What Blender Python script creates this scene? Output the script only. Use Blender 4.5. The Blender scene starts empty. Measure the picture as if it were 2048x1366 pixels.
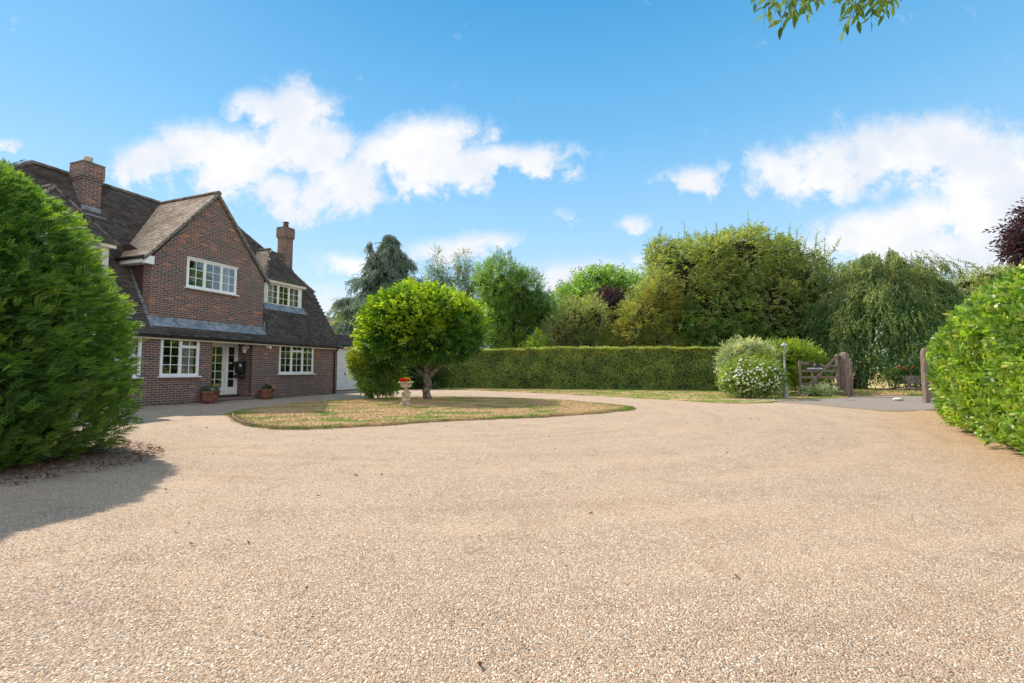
import bpy, math, random
import numpy as np
from mathutils import Vector, Matrix
R = math.radians
sc = bpy.context.scene
col = sc.collection
# ---------------------------------------------------------------- camera
cam = bpy.data.cameras.new('camera'); camo = bpy.data.objects.new('camera', cam); col.objects.link(camo)
camo.location = (0, 0, 1.1); camo.rotation_euler = (R(93.6), 0, 0)
cam.sensor_width = 36; cam.lens = 925/2048*36; cam.clip_end = 2000; cam.clip_start = .05
sc.camera = camo
FPX = 925.
# ---------------------------------------------------------------- light
SUN_TRAVEL = Vector((.783, -.615, -1.0)).normalized()
SUN_ELEV = math.asin(-SUN_TRAVEL.z); SUN_AZ = math.atan2(-SUN_TRAVEL.x, -SUN_TRAVEL.y)
sl = bpy.data.lights.new('sun', 'SUN'); sl.energy = 4.0; sl.angle = R(.55); sl.color = (1, .89, .74)
so = bpy.data.objects.new('sun', sl); col.objects.link(so)
so.rotation_euler = SUN_TRAVEL.to_track_quat('-Z', 'Y').to_euler()
sc.view_settings.view_transform = 'Standard'; sc.view_settings.look = 'None'
sc.view_settings.gamma = 1; sc.view_settings.exposure = .78
SKY_STRENGTH = .15
try: sc.cycles.max_bounces = 8; sc.cycles.transparent_max_bounces = 12
except Exception: pass

class NT:
    """tiny node helper"""
    def __init__(s, nt): s.nt = nt; s.N = nt.nodes; s.L = nt.links
    def new(s, t, **k):
        n = s.N.new(t)
        for a, b in k.items(): setattr(n, a, b)
        return n
    def put(s, sock, v):
        if isinstance(v, bpy.types.NodeSocket): s.L.new(v, sock)
        elif v is not None:
            if isinstance(v, (tuple, list)) and len(v) == 3 and sock.type == 'RGBA': v = (*v, 1)
            sock.default_value = v
    def m(s, op, a, b=None, c=None, clamp=False):
        n = s.new('ShaderNodeMath', operation=op); n.use_clamp = clamp
        s.put(n.inputs[0], a); s.put(n.inputs[1], b)
        if c is not None: s.put(n.inputs[2], c)
        return n.outputs[0]
    def mix(s, f, a, b, blend='MIX'):
        n = s.new('ShaderNodeMix', data_type='RGBA', blend_type=blend)
        s.put(n.inputs[0], f); s.put(n.inputs[6], a); s.put(n.inputs[7], b)
        return n.outputs[2]
    def ramp(s, f, stops, interp='LINEAR'):
        n = s.new('ShaderNodeValToRGB'); n.color_ramp.interpolation = interp
        e = n.color_ramp.elements
        while len(e) > 1: e.remove(e[-1])
        for i, (p, c) in enumerate(stops):
            q = e[0] if i == 0 else e.new(p)
            q.position = p; q.color = (*c, 1) if not isinstance(c, (int, float)) else (c, c, c, 1)
        s.put(n.inputs[0], f); return n.outputs[0]
    def noise(s, vec, scale, detail=3, rough=.5, dist=0):
        n = s.new('ShaderNodeTexNoise'); s.put(n.inputs['Vector'], vec); n.inputs['Scale'].default_value = scale
        n.inputs['Detail'].default_value = detail; n.inputs['Roughness'].default_value = rough
        n.inputs['Distortion'].default_value = dist; return n.outputs[0]
    def sep(s, v):
        n = s.new('ShaderNodeSeparateXYZ'); s.put(n.inputs[0], v); return n.outputs
    def comb(s, x, y, z):
        n = s.new('ShaderNodeCombineXYZ'); s.put(n.inputs[0], x); s.put(n.inputs[1], y); s.put(n.inputs[2], z); return n.outputs[0]
    def sstep(s, v, a, b):
        n = s.new('ShaderNodeMapRange', interpolation_type='SMOOTHSTEP'); s.put(n.inputs[0], v)
        n.inputs[1].default_value = a; n.inputs[2].default_value = b; return n.outputs[0]

# ---------------------------------------------------------------- sky with clouds
PITCH = R(3.6)
def pixdir(u, v):
    a = (u-1024)/FPX; b = (683-v)/FPX
    return (a, math.cos(PITCH)-b*math.sin(PITCH), math.sin(PITCH)+b*math.cos(PITCH))
world = bpy.data.worlds.new('World'); sc.world = world; world.use_nodes = True
world.node_tree.nodes.clear(); w = NT(world.node_tree)
def build_sky():
    sky = w.new('ShaderNodeTexSky', sky_type='NISHITA'); sky.sun_disc = False
    sky.sun_elevation = SUN_ELEV; sky.sun_rotation = SUN_AZ
    sky.air_density = 1.0; sky.dust_density = .35; sky.ozone_density = 2.2; sky.altitude = 50
    tc = w.new('ShaderNodeTexCoord').outputs['Generated']
    x, y, z = w.sep(tc)
    yy = w.m('MAXIMUM', y, .02)
    px = w.m('DIVIDE', x, yy); pz = w.m('DIVIDE', z, yy)
    P = w.comb(px, pz, 0)
    warp = w.noise(P, 5.5, 5, .6)
    fine = w.noise(P, 13, 8, .62, .35)
    # every cloud puff: centre px, centre py, half width px, half height px, tilt, weight
    puffs = [(300,320,90,42,-.25,1),(390,300,90,55,0,1),(470,330,110,75,.2,1),(520,225,60,45,.4,.9),(590,225,75,60,.2,1),(640,215,60,36,0,.75),
             (590,160,70,28,-.1,.52),(600,300,110,75,.2,1),(690,370,110,60,-.35,1),(560,385,80,45,.3,.9),(760,310,90,50,-.3,.9),(840,300,110,62,-.2,1.1),(900,280,55,44,-.4,1),
             (880,345,110,45,-.1,1),(980,325,120,36,-.05,1),(1070,318,90,30,-.2,.85),(1128,340,36,26,.3,.62),(250,310,50,22,.3,.55),
             (1380,358,58,30,0,.8),(1440,345,30,34,-.7,.6),(1495,300,24,8,0,.45),
             (1560,350,70,48,.2,1),(1650,330,100,60,-.2,1),(1760,310,120,70,-.25,1),(1880,300,110,70,0,1.1),(1980,350,130,90,0,1.1),(1700,370,60,40,.2,.7),
             (2000,430,180,80,0,1),(1860,450,130,60,-.15,1),(1750,470,130,50,-.1,1),(1900,510,230,45,0,1),(2060,480,140,90,0,1.1),
             (1255,446,52,22,-.2,.7),(1115,425,36,14,0,.5),(1148,445,18,10,0,.45),(930,492,110,28,-.15,.85),(1010,480,60,18,0,.65),(850,510,80,32,0,.8),(690,528,80,26,0,.75),
             (640,600,120,36,0,.72),(1170,560,110,40,0,.95),(1100,570,60,24,0,.7),(15,282,40,16,0,.6),(890,405,14,16,0,.35),(1330,520,120,26,0,.6),
             (700,640,160,40,0,.5),(1500,600,300,50,0,.6)]
    acc = None
    wx = w.m('MULTIPLY_ADD', warp, .20, -.10); wz = w.m('MULTIPLY_ADD', fine, .12, -.06)
    qx = w.m('ADD', px, wx); qz = w.m('ADD', pz, wz)
    for (u, v, a, b, t, k) in puffs:
        d = pixdir(u, v); cx, cz = d[0]/d[1], d[2]/d[1]
        a *= 1.12/FPX; b *= 1.10/FPX; ct, st = math.cos(t), math.sin(t)
        dx = w.m('SUBTRACT', qx, cx); dz = w.m('SUBTRACT', qz, cz)
        # image y runs down, so tilt is mirrored
        e1 = w.m('DIVIDE', w.m('SUBTRACT', w.m('MULTIPLY', dx, ct), w.m('MULTIPLY', dz, st)), a)
        e2 = w.m('DIVIDE', w.m('ADD', w.m('MULTIPLY', dx, st), w.m('MULTIPLY', dz, ct)), b)
        r2 = w.m('ADD', w.m('MULTIPLY', e1, e1), w.m('MULTIPLY', e2, e2))
        g = w.m('MULTIPLY', w.m('EXPONENT', w.m('MULTIPLY', r2, -.75)), k)
        acc = g if acc is None else w.m('SMOOTH_MAX', acc, g, .12)
    wisp = w.noise(P, 38, 6, .7, .6)
    dens = w.m('ADD', w.m('ADD', acc, w.m('MULTIPLY_ADD', fine, 1.5, -.75)), w.m('MULTIPLY_ADD', wisp, .36, -.18))
    front = w.sstep(dens, .27, .90)
    # unseen cloud cover behind the camera, added as soft fill light
    fill_cloud = w.sstep(w.noise(tc, 2.2, 7, .58), .34, .60)
    fill_cloud = w.m('MULTIPLY', fill_cloud, w.sstep(y, .05, -.25))
    cl = w.m('MAXIMUM', w.m('MULTIPLY', front, w.sstep(y, .1, .25)), fill_cloud)
    # colour: deepen the blue a little, pale towards the horizon
    hsv = w.new('ShaderNodeHueSaturation'); hsv.inputs['Hue'].default_value = .487
    hsv.inputs['Saturation'].default_value = 1.22; hsv.inputs['Value'].default_value = 1.28
    w.put(hsv.inputs['Color'], sky.outputs[0])
    grad = w.ramp(w.m('MAXIMUM', z, 0), [(0, (3.5/5, 4.1/5, 4.5/5)), (.12, (2.75/5, 3.65/5, 4.4/5)), (.30, (1.6/5, 2.95/5, 4.25/5)), (.46, (.82/5, 2.3/5, 3.9/5)), (.66, (.28/5, 1.56/5, 3.15/5)), (1, (.2/5, 1.2/5, 2.9/5))])
    base = w.mix(.93, hsv.outputs[0], w.mix(1, grad, (4.5, 4.45, 4.45), 'MULTIPLY'))
    shade = w.noise(P, 7, 4, .5)
    cc = w.mix(w.sstep(shade, .3, .7), (3.3, 3.45, 3.75), (4.15, 4.05, 4.0))
    # the unseen clouds opposite the sun are brightened to lift the fill
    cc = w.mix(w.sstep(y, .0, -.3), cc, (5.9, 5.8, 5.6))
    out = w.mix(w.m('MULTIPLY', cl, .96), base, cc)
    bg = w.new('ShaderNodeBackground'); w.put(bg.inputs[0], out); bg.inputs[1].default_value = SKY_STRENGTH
    o = w.new('ShaderNodeOutputWorld'); w.L.new(bg.outputs[0], o.inputs[0])
build_sky()

# ---------------------------------------------------------------- object helpers
def tag(o, label=None, cat=None, group=None, kind=None):
    if label: o['label'] = label
    if cat: o['category'] = cat
    if group: o['group'] = group
    if kind: o['kind'] = kind
    return o
def empty(name, loc=(0, 0, 0), rz=0, label=None, cat=None, group=None):
    o = bpy.data.objects.new(name, None); o.empty_display_size = .2; col.objects.link(o)
    o.location = loc; o.rotation_euler = (0, 0, rz)
    return tag(o, label, cat, group)
class MB:
    def __init__(s): s.v = []; s.f = []
    def add(s, vs, fs):
        n = len(s.v); s.v += [tuple(map(float, p)) for p in vs]; s.f += [tuple(n+i for i in f) for f in fs]; return s
    def box(s, x0, x1, y0, y1, z0, z1):
        return s.add([(x0,y0,z0),(x1,y0,z0),(x1,y1,z0),(x0,y1,z0),(x0,y0,z1),(x1,y0,z1),(x1,y1,z1),(x0,y1,z1)],
                     [(0,3,2,1),(4,5,6,7),(0,1,5,4),(1,2,6,5),(2,3,7,6),(3,0,4,7)])
    def quad(s, *p): return s.add(p, [tuple(range(len(p)))])
    def beam(s, p, q, w_, h, up=(0, 0, 1)):
        p = Vector(p); q = Vector(q); d = (q-p).normalized(); u = Vector(up)
        a = d.cross(u)
        if a.length < 1e-4: a = d.cross(Vector((1, 0, 0)))
        a.normalize(); b = a.cross(d).normalized(); a *= w_/2; b *= h/2
        return s.add([p-a-b, p+a-b, p+a+b, p-a+b, q-a-b, q+a-b, q+a+b, q-a+b],
                     [(0,1,2,3),(7,6,5,4),(0,4,5,1),(1,5,6,2),(2,6,7,3),(3,7,4,0)])
    def tube(s, pts, rad, n=8, cap=True):
        pts = [Vector(p) for p in pts]; rings = []
        prev = None
        for i, p in enumerate(pts):
            d = (pts[min(i+1, len(pts)-1)]-pts[max(i-1, 0)]).normalized()
            a = prev - d*prev.dot(d) if prev is not None else d.cross(Vector((0, 0, 1)) if abs(d.z) < .9 else Vector((1, 0, 0)))
            a.normalize(); prev = a; b = d.cross(a)
            r = rad[i] if isinstance(rad, (list, tuple)) else rad
            rings.append([p + (a*math.cos(2*math.pi*k/n)+b*math.sin(2*math.pi*k/n))*r for k in range(n)])
        vs = [q for rg in rings for q in rg]; fs = []
        for i in range(len(rings)-1):
            for k in range(n): fs.append((i*n+k, i*n+(k+1) % n, (i+1)*n+(k+1) % n, (i+1)*n+k))
        if cap: fs.append(tuple(reversed(range(n)))); fs.append(tuple((len(rings)-1)*n+k for k in range(n)))
        return s.add(vs, fs)
    def lathe(s, prof, n=20, c=(0, 0, 0), square=False, rot=0):
        vs = []; fs = []
        for (r, z) in prof:
            for k in range(n):
                a = 2*math.pi*k/n+rot; vs.append((c[0]+r*math.cos(a), c[1]+r*math.sin(a), c[2]+z))
        for i in range(len(prof)-1):
            for k in range(n): fs.append((i*n+k, i*n+(k+1) % n, (i+1)*n+(k+1) % n, (i+1)*n+k))
        fs.append(tuple(reversed(range(n)))); fs.append(tuple((len(prof)-1)*n+k for k in range(n)))
        return s.add(vs, fs)
    def build(s, name, mat, parent=None, smooth=False, bevel=0):
        me = bpy.data.meshes.new(name); me.from_pydata(s.v, [], s.f); me.materials.append(mat)
        if smooth: me.polygons.foreach_set('use_smooth', [True]*len(me.polygons))
        me.update()
        o = bpy.data.objects.new(name, me); col.objects.link(o); o.parent = parent
        if bevel:
            b = o.modifiers.new('bevel', 'BEVEL'); b.width = bevel; b.segments = 2; b.limit_method = 'ANGLE'
        return o

# ---------------------------------------------------------------- materials
def mat(name):
    m_ = bpy.data.materials.new(name); m_.use_nodes = True; m_.node_tree.nodes.clear()
    t = NT(m_.node_tree); o = t.new('ShaderNodeOutputMaterial'); return m_, t, o
def principled(t, o, colr, rough=.6, spec=.4, metal=0, bump=None, bs=.3, bd=.01):
    p = t.new('ShaderNodeBsdfPrincipled'); t.put(p.inputs['Base Color'], colr); t.put(p.inputs['Roughness'], rough)
    t.put(p.inputs['Specular IOR Level'], spec); t.put(p.inputs['Metallic'], metal)
    if bump is not None:
        b = t.new('ShaderNodeBump'); b.inputs['Strength'].default_value = bs; b.inputs['Distance'].default_value = bd
        t.put(b.inputs['Height'], bump); t.L.new(b.outputs[0], p.inputs['Normal'])
    t.L.new(p.outputs[0], o.inputs[0]); return p
def objco(t): return t.new('ShaderNodeTexCoord').outputs['Object']
def simple(name, c, rough=.6, spec=.4, metal=0, var=.12, scale=6, bs=.15, bd=.004):
    m_, t, o = mat(name); v = objco(t); n = t.noise(v, scale, 5, .6)
    dark = tuple(x*(1-var*1.6) for x in c); lite = tuple(min(1, x*(1+var)) for x in c)
    cc = t.mix(t.sstep(n, .3, .7), dark, lite)
    principled(t, o, cc, rough, spec, metal, t.noise(v, scale*9, 4), bs, bd); return m_
def leaf_mat(name, c1, c2, trans=.35, rough=.42, spec=.35, tcol=None, c3=None, p3=.9):
    """per leaf random tone, light passing through"""
    m_, t, o = mat(name)
    g = t.new('ShaderNodeNewGeometry').outputs['Random Per Island']
    stops = [(0, c1), (.62, c2)]
    if c3: stops += [(p3-.02, c2), (p3+.02, c3)]
    cc = t.ramp(g, stops)
    n = t.noise(objco(t), 1.3, 3)
    cc = t.mix(t.sstep(n, .3, .72), t.mix(1, cc, (.64, .74, .74), 'MULTIPLY'), t.mix(1, cc, (1.32, 1.22, 1.0), 'MULTIPLY'))
    p = t.new('ShaderNodeBsdfPrincipled'); t.put(p.inputs['Base Color'], cc)
    p.inputs['Roughness'].default_value = rough; p.inputs['Specular IOR Level'].default_value = spec
    tr = t.new('ShaderNodeBsdfTranslucent')
    tc = t.mix(1, cc, tcol or (1.9, 2.0, .9), 'MULTIPLY'); t.put(tr.inputs[0], tc)
    mx = t.new('ShaderNodeMixShader'); mx.inputs[0].default_value = trans
    t.L.new(p.outputs[0], mx.inputs[1]); t.L.new(tr.outputs[0], mx.inputs[2]); t.L.new(mx.outputs[0], o.inputs[0]); return m_
def brick_mat(name, x_off=0):
    m_, t, o = mat(name); v = objco(t); x, y, z = t.sep(v)
    P = t.comb(t.m('ADD', x, y), z, 0)
    b = t.new('ShaderNodeTexBrick'); t.put(b.inputs['Vector'], P)
    b.offset = .5; b.squash = 1; b.inputs['Scale'].default_value = 1
    b.inputs['Brick Width'].default_value = .225; b.inputs['Row Height'].default_value = .075
    b.inputs['Mortar Size'].default_value = .0085; b.inputs['Mortar Smooth'].default_value = .25; b.inputs['Bias'].default_value = 0
    b.inputs['Color1'].default_value = (0, 0, 0, 1); b.inputs['Color2'].default_value = (1, 1, 1, 1); b.inputs['Mortar'].default_value = (.5, .5, .5, 1)
    cc = t.ramp(b.outputs[0], [(0, (.085, .068, .068)), (.25, (.12, .086, .082)), (.42, (.19, .090, .072)), (.58, (.135, .09, .08)), (.74, (.205, .092, .070)), (.88, (.23, .108, .080)), (.96, (.36, .14, .072)), (.99, (.44, .18, .09))])
    big = t.noise(v, .55, 3)
    cc = t.mix(t.sstep(big, .42, .66), cc, t.mix(.45, cc, (.115, .10, .095)))
    cc = t.mix(.55, cc, t.mix(t.noise(v, 22, 5, .65), t.mix(1, cc, (.55, .5, .5), 'MULTIPLY'), t.mix(1, cc, (1.45, 1.45, 1.5), 'MULTIPLY')))
    white = t.m('MULTIPLY', t.sstep(t.noise(v, 1.1, 4, .65), .58, .75), .25)
    cc = t.mix(white, cc, (.42, .40, .38))
    mort = t.mix(t.noise(v, 9, 4), (.30, .265, .235), (.44, .39, .35))
    cc = t.mix(b.outputs[1], cc, mort)
    h = t.m('ADD', t.m('MULTIPLY', b.outputs[1], -1), t.m('MULTIPLY', t.noise(v, 60, 3), .35))
    principled(t, o, cc, .85, .2, 0, h, .6, .006); return m_
def tile_mat(name, c1, c2, moss=.3, mosscol=(.05, .045, .03), lich=.2):
    m_, t, o = mat(name); v = objco(t)
    g = t.new('ShaderNodeNewGeometry').outputs['Random Per Island']
    cc = t.mix(g, c1, c2)
    cc = t.mix(t.m('MULTIPLY', t.sstep(t.noise(v, 1.1, 6, .7), .48, .68), moss), cc, mosscol)
    cc = t.mix(t.m('MULTIPLY', t.sstep(t.noise(v, 11, 4, .7), .62, .72), lich), cc, (.42, .41, .37))
    principled(t, o, cc, .88, .2, 0, t.noise(v, 40, 4), .5, .006); return m_
def glass_mat():
    m_, t, o = mat('window_glass')
    f = t.new('ShaderNodeFresnel'); f.inputs[0].default_value = 1.5
    tr = t.new('ShaderNodeBsdfTransparent'); tr.inputs[0].default_value = (.86, .9, .88, 1)
    gl = t.new('ShaderNodeBsdfGlossy'); gl.inputs['Roughness'].default_value = .005; gl.inputs[0].default_value = (.95, .98, 1, 1)
    n = t.noise(objco(t), 1.7, 2); b = t.new('ShaderNodeBump'); b.inputs['Strength'].default_value = .06; b.inputs['Distance'].default_value = .05
    t.put(b.inputs['Height'], n); t.L.new(b.outputs[0], gl.inputs['Normal'])
    mx = t.new('ShaderNodeMixShader'); t.put(mx.inputs[0], t.m('MULTIPLY_ADD', f.outputs[0], 1.7, .13, True))
    t.L.new(tr.outputs[0], mx.inputs[1]); t.L.new(gl.outputs[0], mx.inputs[2]); t.L.new(mx.outputs[0], o.inputs[0]); return m_
M = {}
M['brick'] = brick_mat('brick')
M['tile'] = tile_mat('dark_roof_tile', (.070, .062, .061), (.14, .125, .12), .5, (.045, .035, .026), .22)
M['tile_sunlit'] = tile_mat('sunlit_weathered_tile', (.50, .39, .31), (.76, .63, .52), .5, (.26, .13, .07), .4)  # paler copy for sun-facing slopes, sunlight put into the tile colour
M['tile_hang'] = tile_mat('hung_tile', (.06, .035, .032), (.10, .055, .05), .2)
M['ridge'] = simple('ridge_tile', (.17, .145, .125), .9, .2, var=.35, scale=5)
M['white'] = simple('white_paint', (.86, .87, .88), .35, .5, var=.05, scale=2)
M['cream'] = simple('cream_paint', (.76, .73, .64), .45, .4, var=.08, scale=2)
M['black'] = simple('black_plastic', (.018, .018, .02), .35, .5, var=.1)
M['lead'] = simple('lead_flashing', (.24, .27, .31), .55, .5, var=.3, scale=5)
M['stone'] = simple('carved_stone', (.42, .36, .26), .9, .2, var=.35, scale=9, bs=.5, bd=.01)
M['stone_pale'] = simple('pale_stone', (.62, .58, .52), .9, .2, var=.25, scale=9, bs=.4)
M['terra'] = simple('terracotta', (.22, .095, .065), .85, .2, var=.35, scale=7)
M['soil'] = simple('soil', (.05, .035, .025), .95, .1, var=.3, scale=12)
def oak_mat():
    m_, t, o = mat('weathered_oak'); x, y, z = t.sep(objco(t)); v = t.comb(t.m('MULTIPLY', x, 9), t.m('MULTIPLY', y, 9), t.m('MULTIPLY', z, 1.3))
    n = t.noise(v, 3, 6, .65); cc = t.mix(t.sstep(n, .3, .7), (.115, .085, .072), (.27, .205, .17))
    principled(t, o, cc, .88, .2, 0, t.noise(v, 8, 4), .6, .008); return m_
M['oak'] = oak_mat()
M['post_grey'] = simple('grey_paint', (.36, .37, .38), .5, .4, var=.2)
M['galv'] = simple('galvanised_steel', (.5, .52, .54), .45, .5, .6, var=.15)
M['cement'] = simple('cement', (.20, .19, .175), .9, .2, var=.3, scale=8)
M['curtain'] = simple('curtain', (.75, .74, .70), .9, .1, var=.08, scale=2)
M['dark_room'] = simple('room_wall', (.13, .11, .09), .9, .1, var=.2, scale=1)
M['wood_floor'] = simple('door_step', (.09, .05, .035), .7, .3, var=.3)
M['bark'] = simple('bark', (.17, .13, .10), .9, .1, var=.4, scale=8, bs=.8, bd=.02)
M['bark_pale'] = simple('pale_bark', (.26, .21, .17), .9, .1, var=.4, scale=8, bs=.8, bd=.02)
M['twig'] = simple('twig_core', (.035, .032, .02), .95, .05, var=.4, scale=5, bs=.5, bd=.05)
M['glass'] = glass_mat()

# ---------------------------------------------------------------- numpy mesh scatter
rng = np.random.default_rng(7)
def nrm(a): return a/np.maximum(np.linalg.norm(a, axis=-1, keepdims=True), 1e-9)
def mesh_np(name, V, polys, mats, parent=None, smooth=False):
    """V (n,3); polys list of (faces (k,m) int array, material index)"""
    me = bpy.data.meshes.new(name)
    for m_ in mats: me.materials.append(m_)
    me.vertices.add(len(V)); me.vertices.foreach_set('co', np.ascontiguousarray(V, dtype=np.float32).ravel())
    vi = np.concatenate([f.ravel() for f, _ in polys]).astype(np.int32)
    tot = np.concatenate([np.full(len(f), f.shape[1]) for f, _ in polys]).astype(np.int32)
    mi = np.concatenate([np.full(len(f), k) for f, k in polys]).astype(np.int32)
    st = np.concatenate([[0], np.cumsum(tot)[:-1]]).astype(np.int32)
    me.loops.add(len(vi)); me.loops.foreach_set('vertex_index', vi)
    me.polygons.add(len(tot)); me.polygons.foreach_set('loop_start', st); me.polygons.foreach_set('loop_total', tot)
    me.polygons.foreach_set('material_index', mi)
    if smooth: me.polygons.foreach_set('use_smooth', np.ones(len(tot), bool))
    me.update(calc_edges=True)
    o = bpy.data.objects.new(name, me); col.objects.link(o); o.parent = parent; return o
class Scat:
    def __init__(s): s.V = []; s.F = []; s.n = 0
    def add(s, temps, P, X, Z, S, mi=0):
        """temps: list of (verts, faces); P,X,Z (n,3); S (n,)"""
        P = np.asarray(P); X = nrm(np.asarray(X)); Y = nrm(np.cross(Z, X)); Z = np.cross(X, Y); S = np.broadcast_to(S, (len(P),))
        pick = rng.integers(0, len(temps), len(P))
        for k, (tv, tf) in enumerate(temps):
            i = np.where(pick == k)[0]
            if not len(i): continue
            W = (tv[None, :, 0:1]*X[i, None]+tv[None, :, 1:2]*Y[i, None]+tv[None, :, 2:3]*Z[i, None])*S[i, None, None]+P[i, None]
            off = (s.n+np.arange(len(i))*len(tv))[:, None, None]
            s.V.append(W.reshape(-1, 3)); s.F.append(((tf[None]+off).reshape(-1, tf.shape[1]), mi)); s.n += len(i)*len(tv)
        return s
    def build(s, name, mats, parent=None, smooth=False):
        return mesh_np(name, np.concatenate(s.V), s.F, mats, parent, smooth)
def leaf_t(L=1, W=.45, fold=.12, bend=.15):
    """pointed leaf, two halves folded on the midrib, curved along its length: 6 quads/tris as quads"""
    v = np.array([(0,0,0),(.35*L,W/2,fold*W),(.35*L,0,bend*.3*L),(.35*L,-W/2,fold*W),(.72*L,W*.36,fold*W*.3-bend*.05*L),(.72*L,0,bend*.1*L),(.72*L,-W*.36,fold*W*.3-bend*.05*L),(L,0,-bend*L)])
    f = np.array([(0,2,1),(0,3,2),(1,2,5),(1,5,4),(2,3,6),(2,6,5),(4,5,7),(5,6,7)])
    return v, f
def tri_leaf(L=1, W=.5, fold=.2):
    return np.array([(0,0,0),(.45*L,W/2,fold*W),(L,0,-.1*L),(.45*L,-W/2,fold*W)]), np.array([(0,2,1),(0,3,2)])
def combine(items):
    V = []; F = []; n = 0
    for v, f in items: V.append(v); F.append(f+n); n += len(v)
    return np.concatenate(V), np.concatenate(F)
def xf(tp, pos, x, z, s):
    x = np.array(x, float); x /= np.linalg.norm(x); z = np.array(z, float); y = np.cross(z, x); y /= np.linalg.norm(y); z = np.cross(x, y)
    return (tp[0][:, 0:1]*x+tp[0][:, 1:2]*y+tp[0][:, 2:3]*z)*s+np.array(pos), tp[1]
def twig_t(seed, n=7, L=1., ll=.3, lw=.5, spread=55, droop=.2, whorl=False, leaf=tri_leaf):
    """a shoot along +x with n leaves"""
    r = np.random.default_rng(seed); it = []
    for i in range(n):
        t_ = (i+.6)/n; p = np.array((t_*L, 0, -droop*t_*t_*L)); side = 1 if i % 2 else -1
        a = R(spread+r.uniform(-15, 15))*(1-.5*t_**3)
        roll = r.uniform(0, 2*math.pi) if whorl else r.uniform(-.5, .5)+(0 if side > 0 else math.pi)
        d = np.array((math.cos(a), math.sin(a)*math.cos(roll), math.sin(a)*math.sin(roll)))
        d[2] -= droop*.7
        z = np.array((r.uniform(-.3, .3), r.uniform(-.3, .3), 1.))
        it.append(xf(leaf(1, lw), p, d, z, ll*r.uniform(.75, 1.2)))
    return combine(it)
def wavy(P, f, seed):
    r = np.random.default_rng(seed); s = np.zeros(len(P))
    for k in range(6):
        d = r.normal(size=3); d /= np.linalg.norm(d); s += np.sin(P@d*f*(1+.35*k)+r.uniform(0, 6.3))/(1+.3*k)
    return s/2.6
def sphere_dirs(n, r):
    d = r.normal(size=(n, 3)); return nrm(d)
def crown(lobes, n, seed, shell=(.7, 1.03), rough=.16, freq=1.6, gap=-.55, zmin=None):
    """points on/in the outer shell of a union of ellipsoids, with noise and gaps; returns P, outward N"""
    r = np.random.default_rng(seed); lb = np.array(lobes, float)
    wts = (lb[:, 3]*lb[:, 4]+lb[:, 3]*lb[:, 5]+lb[:, 4]*lb[:, 5]); wts = wts/wts.sum()
    k = r.choice(len(lb), int(n*2.2), p=wts); d = sphere_dirs(len(k), r)
    c = lb[k, :3]; rad = lb[k, 3:]
    q = c+d*rad
    u = r.uniform(0, 1, len(k))**.6
    fac = (shell[0]+(shell[1]-shell[0])*u)*(1+rough*wavy(q, freq*2.2, seed+1))
    P = c+d*rad*fac[:, None]; N = nrm(d/rad)
    keep = wavy(P, freq*3.1, seed+5) > gap
    for j in range(len(lb)):
        e = np.linalg.norm((P-lb[j, :3])/lb[j, 3:], axis=1); keep &= ~((e < shell[0]*.86) & (k != j))
    if zmin is not None: keep &= P[:, 2] > zmin
    P = P[keep][:n]; N = N[keep][:n]; return P, N
def frames(N, seed, out=1., up=.3, rnd=.6, zup=1.):
    r = np.random.default_rng(seed); n = len(N)
    X = nrm(N*out+np.array((0, 0, up))+r.normal(size=(n, 3))*rnd)
    Z = nrm(np.array((0, 0, zup))+N*.35+r.normal(size=(n, 3))*.45)
    return X, Z
def trunk(parent, base, top, r0, r1, limbs=(), m_='bark', name='trunk', n=10, seed=0):
    """limbs: list of (start fraction, end point, radius)"""
    rr = random.Random(seed); b = MB(); base = Vector(base); top = Vector(top)
    pts = [base.lerp(top, t/6)+Vector((rr.uniform(-1, 1), rr.uniform(-1, 1), 0))*r0*.35*(0 if t in (0,) else 1) for t in range(7)]
    rd = [r0+(r1-r0)*t/6 for t in range(7)]; rd[0] *= 1.25
    b.tube(pts, rd, n)
    for (fr, e, r) in limbs:
        s = base.lerp(top, fr); e = Vector(e); mid = s.lerp(e, .5)+Vector((rr.uniform(-1, 1), rr.uniform(-1, 1), rr.uniform(-.2, 1)))*(e-s).length*.1
        b.tube([s, s.lerp(mid, .5), mid, mid.lerp(e, .5), e], [r, r*.85, r*.65, r*.5, r*.25], 7)
    return b.build(name, M[m_], parent, True)

# ================================================================ GROUND
ISLAND = [(-6.77,11.32),(-6.07,10.41),(-5.31,9.46),(-4.55,8.97),(-4.04,8.89),(-3.4,9.1),(-2.52,9.63),(-1.78,10.1),(-1.05,10.45),(-.27,10.75),(.55,11.15),(1.32,11.65),(2.29,12.25),(3.2,12.95),(3.45,13.5),(3.4,14.2),(2.9,15.36),(1.92,16.87),(.6,17.9),(-.9,18.7),(-2.54,19.2),(-4.62,18.6),(-6.16,17.3),(-7.1,15.59),(-7.33,13.55),(-7.2,12.11)]
STRIP = [(-5.2,30),(-3.71,27.3),(-.65,25.1),(1.87,22.6),(4.63,19.3),(6.6,16.6),(7.7,15.65),(8.9,16.1),(9.72,16.87),(10.8,17.44),(12.17,18.37),(14.0,19.35),(14.6,22),(12.5,26),(5,28.5)]
ASPHALT = [(9.3,16.75),(9.75,15.6),(9.85,14.3),(10.16,12.95),(10.72,12.7),(11.6,13.2),(13.0,13.6),(16,12.5),(16,2),(20.5,2),(20.8,18),(22.5,24),(15.2,20.4),(14.11,19.41),(12.17,18.43),(10.8,17.5)]
DRIVE = [(-25,-14),(16,-14),(16,2),(13.6,12.6),(14,16),(13.6,19.5),(8,24),(-4,31),(-10,45),(-16,45),(-25,30)]
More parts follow.
